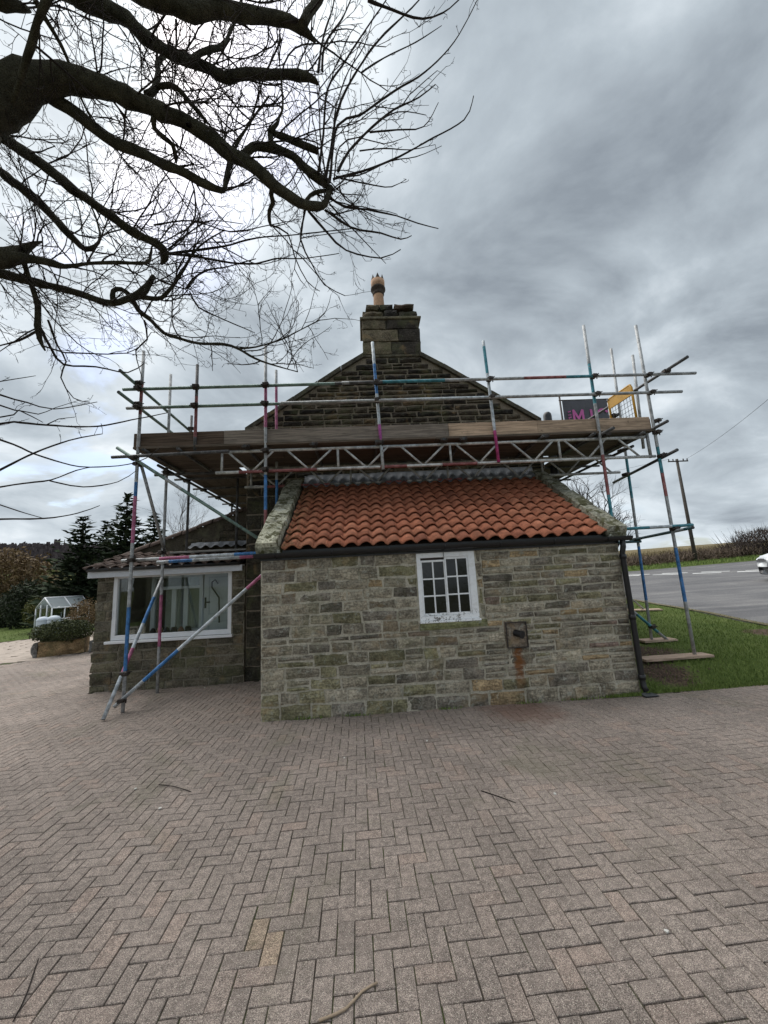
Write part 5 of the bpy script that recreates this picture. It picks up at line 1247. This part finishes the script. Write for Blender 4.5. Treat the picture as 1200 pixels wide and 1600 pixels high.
# stone trough with a mound of shrub
tx, ty = -8.45, 11.55
t0 = V(-8.85, 11.1, 0); ax = V(.86, .40, 0).normalized(); ay = V(-ax.y, ax.x, 0)
t = thing('stone_trough', (tx, ty, 0), 'rough brown stone trough standing on the paving before the lawn', 'trough')
tb = stone_mesh(1.05, .42, .55, .03, SR, .05, nx=5).mesh('trough_body', M_block); o = link('trough_body', tb, (t0 + ax * .52 + ay * .55 + V(0, 0, height(t0.x, t0.y) + .20)), t); o.rotation_euler = (0, 0, math.atan2(ax.y, ax.x)); o.color = (.27, .185, .10, 1)
tb = stone_mesh(.50, .40, .12, .03, SR, .05).mesh('trough_end', M_block); o = link('trough_end', tb, (t0 - ax * .02 + ay * .27 + V(0, 0, height(t0.x, t0.y) + .19)), t); o.rotation_euler = (0, 0, math.atan2(ax.y, ax.x) - 1.45); o.color = (.16, .155, .15, 1)
MB().box(-.48, .48, .05, .5, .38, .41).build('soil', M_joint, t)
bpy.data.objects[[o.name for o in bpy.data.objects if o.name.startswith('soil')][0]].location = (t0 + ax * .52 + ay * .3 + V(0, 0, .40)) - WL[t.name]
cc = t0 + ax * .46 + ay * .30 + V(0, 0, .60)
t = thing('mound_shrub', (cc.x, cc.y, .42), 'low mounded dark green shrub growing over the stone trough', 'shrub')
MB().tube([(cc.x, cc.y, .3), (cc.x, cc.y, .7)], [.05, .02], 6).build('stem', M_bark, t); leaves('foliage', t, M_ever, cc, (.80, .5, .31), 9000, .028, 15, .5, .18)
# planter with a plant and a low metal bench by the wall
p = V(-7.55, 11.75, 0); t = thing('planter', p, 'grey box planter against the extension beside the trough', 'planter')
b = MB(); b.box(-7.80, -7.25, 11.55, 11.95, 0, .30, bev=.01); b.build('box', simple('grey_pot', (.16, .16, .15), .8, .2, 8), t); MB().box(-7.77, -7.28, 11.58, 11.92, .301, .31).build('soil', M_joint, t)
twiglets('stems', t, M_straw, lambda g: (V(g.uniform(-7.75, -7.3), g.uniform(11.6, 11.9), .3), 0), 160, .40, .010, 4)
t = thing('garden_bench', (-7.75, 12.6, 0), 'dark scrolled metal bench half hidden behind the extension corner', 'bench')
for x in (-8.25, -7.25):
    for y in (12.4, 12.8): MB().tube([(x, y, 0), (x, y, .46)], .02, 6).build('leg', M_steel, t)
for k in range(5): MB().box(-8.3, -7.2, 12.38 + k * .09, 12.45 + k * .09, .45, .47).build('seat_slat', M_steel, t)
b = MB(); b.tube([(-8.3, 12.84, .45), (-8.3, 12.88, .95), (-7.2, 12.88, .95), (-7.2, 12.84, .45)], .02, 6)
for k in range(6): b.tube([(-8.22 + k * .17 + .07 * math.cos(a), 12.87, .72 + .17 * math.sin(a)) for a in np.linspace(0, 6.28, 13)], .012, 5)
b.build('backrest', M_steel, t)
# greenhouse
gc = at(97, 975, 23); gx, gy2, gz2 = gc.x, gc.y, height(gc.x, gc.y)
t = thing('greenhouse', (gx, gy2, gz2), 'small white-framed glass greenhouse on the far garden lawn', 'greenhouse')
ga_ = R(66); gu, gv = V(math.cos(ga_), math.sin(ga_), 0), V(-math.sin(ga_), math.cos(ga_), 0)
def GP(u, v, z): return V(gx, gy2, gz2) + gu * u + gv * v + V(0, 0, z)
L2, W2, eav, rid = 1.0, .75, 1.45, 2.05
fr_ = [((-L2, s * W2, 0), (-L2, s * W2, eav)) for s in (-1, 1)] + [((L2, s * W2, 0), (L2, s * W2, eav)) for s in (-1, 1)]
fr_ += [((-L2, s * W2, eav), (L2, s * W2, eav)) for s in (-1, 1)] + [((-L2, 0, rid), (L2, 0, rid))] + [((e * L2, s * W2, eav), (e * L2, 0, rid)) for e in (-1, 0, 1) for s in (-1, 1)]
fr_ += [((-L2, q, 0), (-L2, q, eav + .2)) for q in (-.3, .3)] + [((q, s * W2, 0), (q, s * W2, eav)) for q in (-.35, .35) for s in (-1, 1)] + [((-L2, -W2, .7), (L2, -W2, .7)), ((-L2, -W2, .05), (L2, -W2, .05))]
for a, c in fr_: MB().tube([GP(*a), GP(*c)], .038, 5).build('frame_bar', M_upvc, t)
for pa in ([(-L2, -W2, eav), (L2, -W2, eav), (L2, 0, rid), (-L2, 0, rid)], [(-L2, W2, eav), (L2, W2, eav), (L2, 0, rid), (-L2, 0, rid)], [(-L2, -W2, 0), (L2, -W2, 0), (L2, -W2, eav), (-L2, -W2, eav)], [(-L2, W2, 0), (-L2, -W2, 0), (-L2, -W2, eav), (-L2, W2, eav)]):
    P = [GP(*q) for q in pa]; nrm = (P[1] - P[0]).cross(P[2] - P[0]).normalized() * .004; MB().add([q - nrm for q in P] + [q + nrm for q in P], [(3, 2, 1, 0), (4, 5, 6, 7)]).build('pane', M_glass2 if pa[2][1] == 0 else M_glass, t)
b = MB(); b.add([GP(*q) for q in ((-.6, -1.35, .85), (.8, -1.35, .85), (.8, -.95, .85), (-.6, -.95, .85), (-.6, -1.35, .80), (.8, -1.35, .80), (.8, -.95, .80), (-.6, -.95, .80))], [(0, 1, 2, 3), (7, 6, 5, 4), (0, 4, 5, 1), (1, 5, 6, 2), (2, 6, 7, 3), (3, 7, 4, 0)])
tt = thing('garden_table', GP(.1, -1.15, 0), 'white slatted garden table standing before the greenhouse', 'table'); b.build('table_top', M_upvc, tt)
for u_, v_ in ((-.5, -1.3), (.7, -1.3), (-.5, -1.0), (.7, -1.0)): MB().tube([GP(u_, v_, 0), GP(u_, v_, .8)], .03, 6).build('leg', M_upvc, tt)
M_butt = simple('pale_blue_plastic', (.50, .56, .62), .5, .12, 4, bmp=.03)
for k, (px, lab) in enumerate(((67, 'left pale plastic water butt with domed lid by the greenhouse'), (84, 'right pale plastic water butt with domed lid by the greenhouse'))):
    c = at(px, 972, 20); c.z = height(c.x, c.y)
    t = thing('water_butt', c, lab, 'water butt', 'pale water butts by the greenhouse')
    MB().lathe([(.0, .0), (.24, .0), (.27, .3), (.275, .75), (.26, .84)], c, 16).build('barrel', M_butt, t); MB().lathe([(.285, .83), (.285, .88), (.22, .97), (.1, 1.02), (0, 1.03)], c, 16).build('lid', M_butt, t)
# hill with fields and a bare wood
def hill_h(az, r):
    base = -6 + ss(120, 460, r) * 42; fall = ss(-13, -34, az); return base * (.25 + .75 * fall) + 3 * noise.noise((az * .15, r * .01, 0))
def hillp(u, v):
    az = -78 + u * 74; r = 110 + v * 420; return (r * math.sin(R(az)), r * math.cos(R(az)), hill_h(az, r) - ss(.9, 1, v) * 12)
struct(sheet('hill', hillp, 60, 40, M_field))
T, rn = [], []; hg = random.Random(77)
for _ in range(11000):
    az = -76 + hg.random() * 62; r = 290 + hg.random() * 190; x, y = r * math.sin(R(az)), r * math.cos(R(az)); z = hill_h(az, r) - .5; hh = hg.uniform(6, 10) * (1.35 if hg.random() < .03 else 1)
    a = hg.uniform(0, 3.14); wx, wy = math.cos(a) * 2.2, math.sin(a) * 2.2
    T.append([(x - wx, y - wy, z), (x + wx, y + wy, z), (x + wx * .45 + hg.uniform(-.6, .6), y + wy * .45, z + hh), (x - wx * .45, y - wy * .45, z + hh * hg.uniform(.8, 1))]); rn.append(hg.random())
M_wood2 = leaf_mat('far_bare_wood', (.050, .040, .042), (.105, .085, .085), .05)
stuff(quads('hillside_wood', T, M_wood2, None, 4, rn), 'dark bare wood covering the ridge of the far hill', 'wood')
T, rn = [], []
for _ in range(6000):
    az = -76 + hg.random() * 50; r = 125 + hg.random() * 110
    if noise.noise((az * .2, r * .03, 5)) < .05: continue
    x, y = r * math.sin(R(az)), r * math.cos(R(az)); z = hill_h(az, r) - .2; hh = hg.uniform(1.5, 4); a = hg.uniform(0, 3.14); wx, wy = math.cos(a) * 1.1, math.sin(a) * 1.1
    T.append([(x - wx, y - wy, z), (x + wx, y + wy, z), (x + wx * .5, y + wy * .5, z + hh), (x - wx * .5, y - wy * .5, z + hh)]); rn.append(hg.random())
stuff(quads('hillside_scrub', T, M_scrub, None, 4, rn), 'brown scrub patches on the lower slope of the far hill', 'scrub')
# hedges across the road
def hedge_line(x0, x1, off, H, dep, n_, L, wd, mat, name, label, seed, prof=None):
    t = thing(name, ((x0 + x1) / 2, yf((x0 + x1) / 2) + off, height((x0 + x1) / 2, 32)), label, 'hedge')
    def f(g):
        x = g.uniform(x0, x1); y = yf(x) + off + g.uniform(0, dep); hh = H * (.72 + .5 * noise.noise((x * .35, seed, 0))) * (prof(x) if prof else 1)
        return V(x, y, height(x, y) + .05 + g.random() ** .8 * hh), 0
    twiglets('twigs', t, mat, f, n_, L, wd, seed); 
    def f2(g):
        x = g.uniform(x0, x1); y = yf(x) + off + dep * .5 + g.uniform(-.3, .3); return V(x, y, height(x, y) + .05), 0
    twiglets('stems', t, M_thorn, f2, n_ // 14, H * .9, wd * 1.3, seed + 1, 1.2); return t
hedge_line(33.5, 62, 3.2, 2.9, 2.6, 16000, .55, .026, M_thorn, 'thorn_hedge', 'tall dark thorn hedge behind the white vehicle at the right', 3, lambda x: ss(33, 38, x) * .6 + .5)
hedge_line(14, 35, 3.0, 1.05, 3.5, 9000, .5, .028, M_scrub, 'scrub_hedge', 'low reddish-brown winter scrub along the far road verge', 6)
branchy((40.5, yf(40.5) + 4.0, height(40.5, 34)), 5.2, 1.1, 14, M_birch, 'small scraggy hawthorn rising out of the dark hedge', None, 4, .09)
def f_dry(k, put):
    p = geo(k); a = k.noise(p, .3, 6, .7); put(Base_Color=k.ramp(a, [(.3, (.10, .085, .045)), (.7, (.21, .165, .09))]), Roughness=.95, Specular_IOR_Level=.1)
struct(sheet('field', lambda u, v: (6 + u * 130, yf(6 + u * 130) + 3.0 + v * 70, height(6 + u * 130, yf(6 + u * 130) + 3.0 + v * 70) + .03), 40, 30, material('dry_field', f_dry)))
pts = []
for _ in range(9000):
    x = 10 + gr.random() * 65; y = yf(x) + 6.5 + gr.random() * 26; pts.append((x, y, height(x, y) - .12))
blades('field_grass', pts, .3, .8, .09, M_straw, 9, 'dry straw-coloured grass on the field behind the scrub')
# telegraph pole
tp = atY(1087, 874, 33.5); pb = V(tp.x, 33.5, height(tp.x, 33.5)); tpz = atY(1068, 717, 33.5)
t = thing('telegraph_pole', pb, 'tall wooden telegraph pole with a short crossarm beyond the road', 'pole')
top = V(pb.x - .02, 33.5, tpz.z)
MB().tube([pb - V(0, 0, .3), pb.lerp(top, .5), top], [.165, .14, .115], 10).build('shaft', simple('creosoted_wood', (.075, .065, .055), .9, .3, 4), t)
MB().box(top.x - 1.0, top.x + .95, 33.33, 33.40, top.z - .30, top.z - .19, bev=.01).build('crossarm', M_steel, t)
for k in (-.92, -.5, .5, .88): MB().lathe([(.035, -.19), (.05, -.13), (.04, -.07), (.06, -.03), (0, 0)], (top.x + k, 33.36, top.z), 8).build('insulator', M_steel, t)
for k in (2.2, 2.9, 3.6): MB().tube([(pb.x - .28, 33.5, pb.z + k), (pb.x + .28, 33.5, pb.z + k)], .014, 5).build('step_iron', M_steel, t)
def wire(a, c, sag, lab):
    P = [Vector(a).lerp(Vector(c), i / 24) - V(0, 0, sag * 4 * (i / 24) * (1 - i / 24)) for i in range(25)]
    tag(MB().tube(P, .011, 4).build('overhead_wire', M_black), lab, 'wire')
wire((top.x - .92, 33.36, top.z - .02), (-8, 62, top.z + 1), 1.0, 'overhead wire running from the pole to the left behind the scaffold')
wire((top.x + .88, 33.36, top.z - .02), atY(1290, 545, 16), .35, 'overhead wire rising from the pole towards the right edge')
# white vehicle nosing in at the right edge
M_car = simple('white_car_paint', (.72, .74, .75), .25, .03, 2, bmp=0.0, spec=.6); M_lamp = simple('headlamp_lens', (.35, .37, .40), .1, .1, 8, bmp=0); M_tyre = simple('tyre_rubber', (.02, .02, .02), .8, .2, 12); M_rim = simple('alloy_rim', (.30, .31, .32), .35, .1, 5, metal=.7)
cz = height(17.6, 15.2) + .014
car = thing('car', (18.6, 14.4, cz), 'white car with black lower bumper at the right edge of the road', 'car')
cax = V(.84, -.54, 0).normalized(); cay = V(.54, .84, 0).normalized(); CF = V(16.56, 15.50, cz)      # nose centre line, axis runs backwards
def CP(x, y, z): return CF + (cax * x + cay * y + V(0, 0, z)) * 1.16
def loft(secs):
    b = MB(); vs_ = []
    for x, prof in secs:
        full = prof + [(-y, z) for y, z in prof[::-1] if y > .001]
        vs_ += [CP(x, y, z) for y, z in full]
    m = len(full); fs = [(i * m + k, i * m + (k + 1) % m, (i + 1) * m + (k + 1) % m, (i + 1) * m + k) for i in range(len(secs) - 1) for k in range(m)]
    fs += [tuple(range(m)), tuple(range(len(secs) * m - 1, (len(secs) - 1) * m - 1, -1))]; b.add(vs_, fs, smooth=True); return b
def bodysec(w_, zb, zs, zt): return [(0, zt), (w_ * .55, zt - .01), (w_ * .86, zt - .06), (w_ * .98, zs + .12), (w_, zs), (w_ * .98, zb + .12), (w_ * .92, zb), (0, zb)]
loft([(.0, bodysec(.55, .50, .66, .80)), (.10, bodysec(.72, .42, .68, .90)), (.40, bodysec(.86, .38, .70, 1.0)), (1.0, bodysec(.89, .36, .72, 1.06)), (1.35, bodysec(.90, .36, .74, 1.12)), (2.6, bodysec(.90, .36, .74, 1.12)), (3.7, bodysec(.89, .36, .74, 1.12)), (4.15, bodysec(.84, .42, .74, 1.1)), (4.3, bodysec(.72, .5, .74, 1.0))]).build('body', M_car, car)
loft([(.02, bodysec(.56, .24, .40, .60)), (.12, bodysec(.75, .21, .40, .62)), (.42, bodysec(.885, .20, .36, .56)), (.62, bodysec(.90, .20, .34, .46))]).build('bumper', M_black, car)
def cab(w0, w1, z0, z1): return [(0, z1), (w1 * .8, z1 - .01), (w1, z1 - .06), (w0, z0), (0, z0)]
loft([(1.30, cab(.82, .80, 1.08, 1.14)), (2.05, cab(.83, .66, 1.08, 1.62)), (2.9, cab(.83, .66, 1.08, 1.64)), (3.7, cab(.82, .64, 1.08, 1.58)), (4.12, cab(.80, .70, 1.05, 1.15))]).build('cabin', M_pane, car)
loft([(1.98, [(0, 1.645), (.60, 1.635), (.68, 1.56), (0, 1.56)]), (2.9, [(0, 1.665), (.60, 1.655), (.68, 1.58), (0, 1.58)]), (3.75, [(0, 1.60), (.58, 1.59), (.66, 1.52), (0, 1.52)])]).build('roof', M_car, car)
for s in (-1, 1):
    for xa in (.82, 3.42):
        c0, c1 = CP(xa, s * .70, .33), CP(xa, s * .91, .33); tw = MB().tube([c0, c0.lerp(c1, .1), c0.lerp(c1, .9), c1], [.30, .335, .335, .30], 24).build('wheel', M_tyre, car)
        MB().tube([c1 - (c1 - c0) * .05, c1 + (c1 - c0) * .04], [.21, .19], 20).build('rim', M_rim, tw)
        MB().tube([c0.lerp(c1, .2), c0.lerp(c1, 1.0)], .40, 24, cap=False).build('wheel_arch', M_black, car)
    P = [CP(.03, s * .40, .70), CP(.16, s * .76, .74), CP(.50, s * .85, .88), CP(.20, s * .70, .89)]
    nr = (CP(-.02, s * .03, .02) - CP(0, 0, 0)); MB().add([q + nr for q in P] + [q - nr for q in P], [(0, 1, 2, 3), (0, 1, 5, 4), (1, 2, 6, 5), (2, 3, 7, 6), (3, 0, 4, 7)]).build('headlight', M_lamp, car)
    c0 = CP(1.55, s * .98, 1.14); MB().lathe([(0, -.08), (.10, -.06), (.12, 0), (.10, .07), (0, .09)], c0, 10).build('mirror', M_black, car)
# ------------------------------------------------------------------ litter on the paving
def litter(pts, r, mat, lab):
    P = [Vector((p.x, p.y, r + .002)) for p in (atZ(*q) for q in pts)]; b = MB(); ln = smooth_line([(p.x, p.y, p.z + .004 * (i % 2), r * (1 - .1 * i)) for i, p in enumerate(P)], .3, tr_, .03); b.tube([p for p, q in ln], [q for p, q in ln], 6)
    tag(b.build('fallen_twig', mat, base=True), lab, 'twig')
M_pale = simple('peeled_twig', (.30, .23, .16), .8, .2, 20)
litter([(498, 1599), (540, 1582), (566, 1552), (590, 1540)], .005, M_pale, 'pale peeled twig lying at the bottom edge of the paving'); litter([(248, 1227), (272, 1231), (298, 1238)], .0038, M_twig, 'dark twig lying on the paving left of centre')
litter([(752, 1237), (780, 1247), (806, 1256)], .0038, M_twig, 'dark twig lying on the paving below the white window'); litter([(60, 1500), (40, 1560), (20, 1599)], .003, M_twig, 'thin long dark stalk at the lower left corner of the paving')
M_chip = simple('white_chip', (.55, .54, .50), .8, .1, 30); ck = random.Random(8)
for k, (x, y, lab) in enumerate(((212, 1233, 'leftmost white stone chip on the paving'), (250, 1264, 'white stone chip just below the left dark twig'), (667, 1158, 'white stone chip near the outbuilding wall, right of centre'), (538, 1185, 'white stone chip on the paving below the left half of the wall'), (1042, 1457, 'largest white chip, alone on the right foreground paving'), (867, 1241, 'white stone chip right of the dark twig below the window'), (320, 1075, 'white stone chip close to the extension wall'))):
    p = atZ(x, y); s = .011 if y < 1400 else .009; b = MB(); b.add([(p.x + math.cos(a) * s * ck.uniform(.6, 1.3), p.y + math.sin(a) * s * ck.uniform(.6, 1.3), z) for z in (.001, .008) for a in np.linspace(0, 5.2, 6)], [tuple(range(6, 12)), *[(i, (i + 1) % 6, (i + 1) % 6 + 6, i + 6) for i in range(6)]])
    tag(b.build('stone_chip', M_chip, base=True), lab, 'stone', 'white chips on the paving')

# weeds and moss tufts where the wall meets the paving
wg = np.random.default_rng(4); wp = []
for cx_, m in ((3.25, 420), (3.05, 200), (2.6, 70), (.9, 40), (-.2, 50), (-.8, 60), (1.9, 30)):
    for _ in range(m): wp.append((cx_ + wg.normal(0, .10), 4.955 + wg.normal(0, .012), .0))
stuff_ = blades('wall_foot_weeds', [p for p in wp if p[0] < 3.36], .012, .055, .006, M_grass, 12, 'small green weeds along the foot of the outbuilding wall', 'weeds')
wp = [(3.45 + wg.random() * 5, 5.0 + abs(wg.normal(0, .05)) - .03, 0.0) for _ in range(5000)]
blades('edge_grass', wp, .015, .06, .005, M_grass, 13, 'ragged grass fringe spilling over the paving edge at the right')

# clods of turned earth by the scaffold feet
cg = np.random.default_rng(9); cl_ = MB()
for cx_, cy_, m, sg in ((4.05, 5.42, 420, .20), (4.5, 6.3, 380, .28)):
    for _ in range(m):
        x, y = cg.normal(cx_, sg), cg.normal(cy_, sg * .7)
        if x < 3.55 or y < 5.1: continue
        r_ = cg.uniform(.006, .026); z = height(x, y)
        v_ = [(x + r_ * cg.uniform(.6, 1.3) * math.cos(a), y + r_ * cg.uniform(.6, 1.3) * math.sin(a), z) for a in np.linspace(0, 5.03, 5)]
        cl_.add(v_ + [(x, y, z + r_ * cg.uniform(.5, 1.0))], [(i, (i + 1) % 5, 5) for i in range(5)])
stuff(cl_.build('earth_clods', simple('turned_earth', (.085, .058, .042), .95, .4, 25, bmp=.5)), 'loose brown earth clods on the grass beside the sole boards', 'soil')
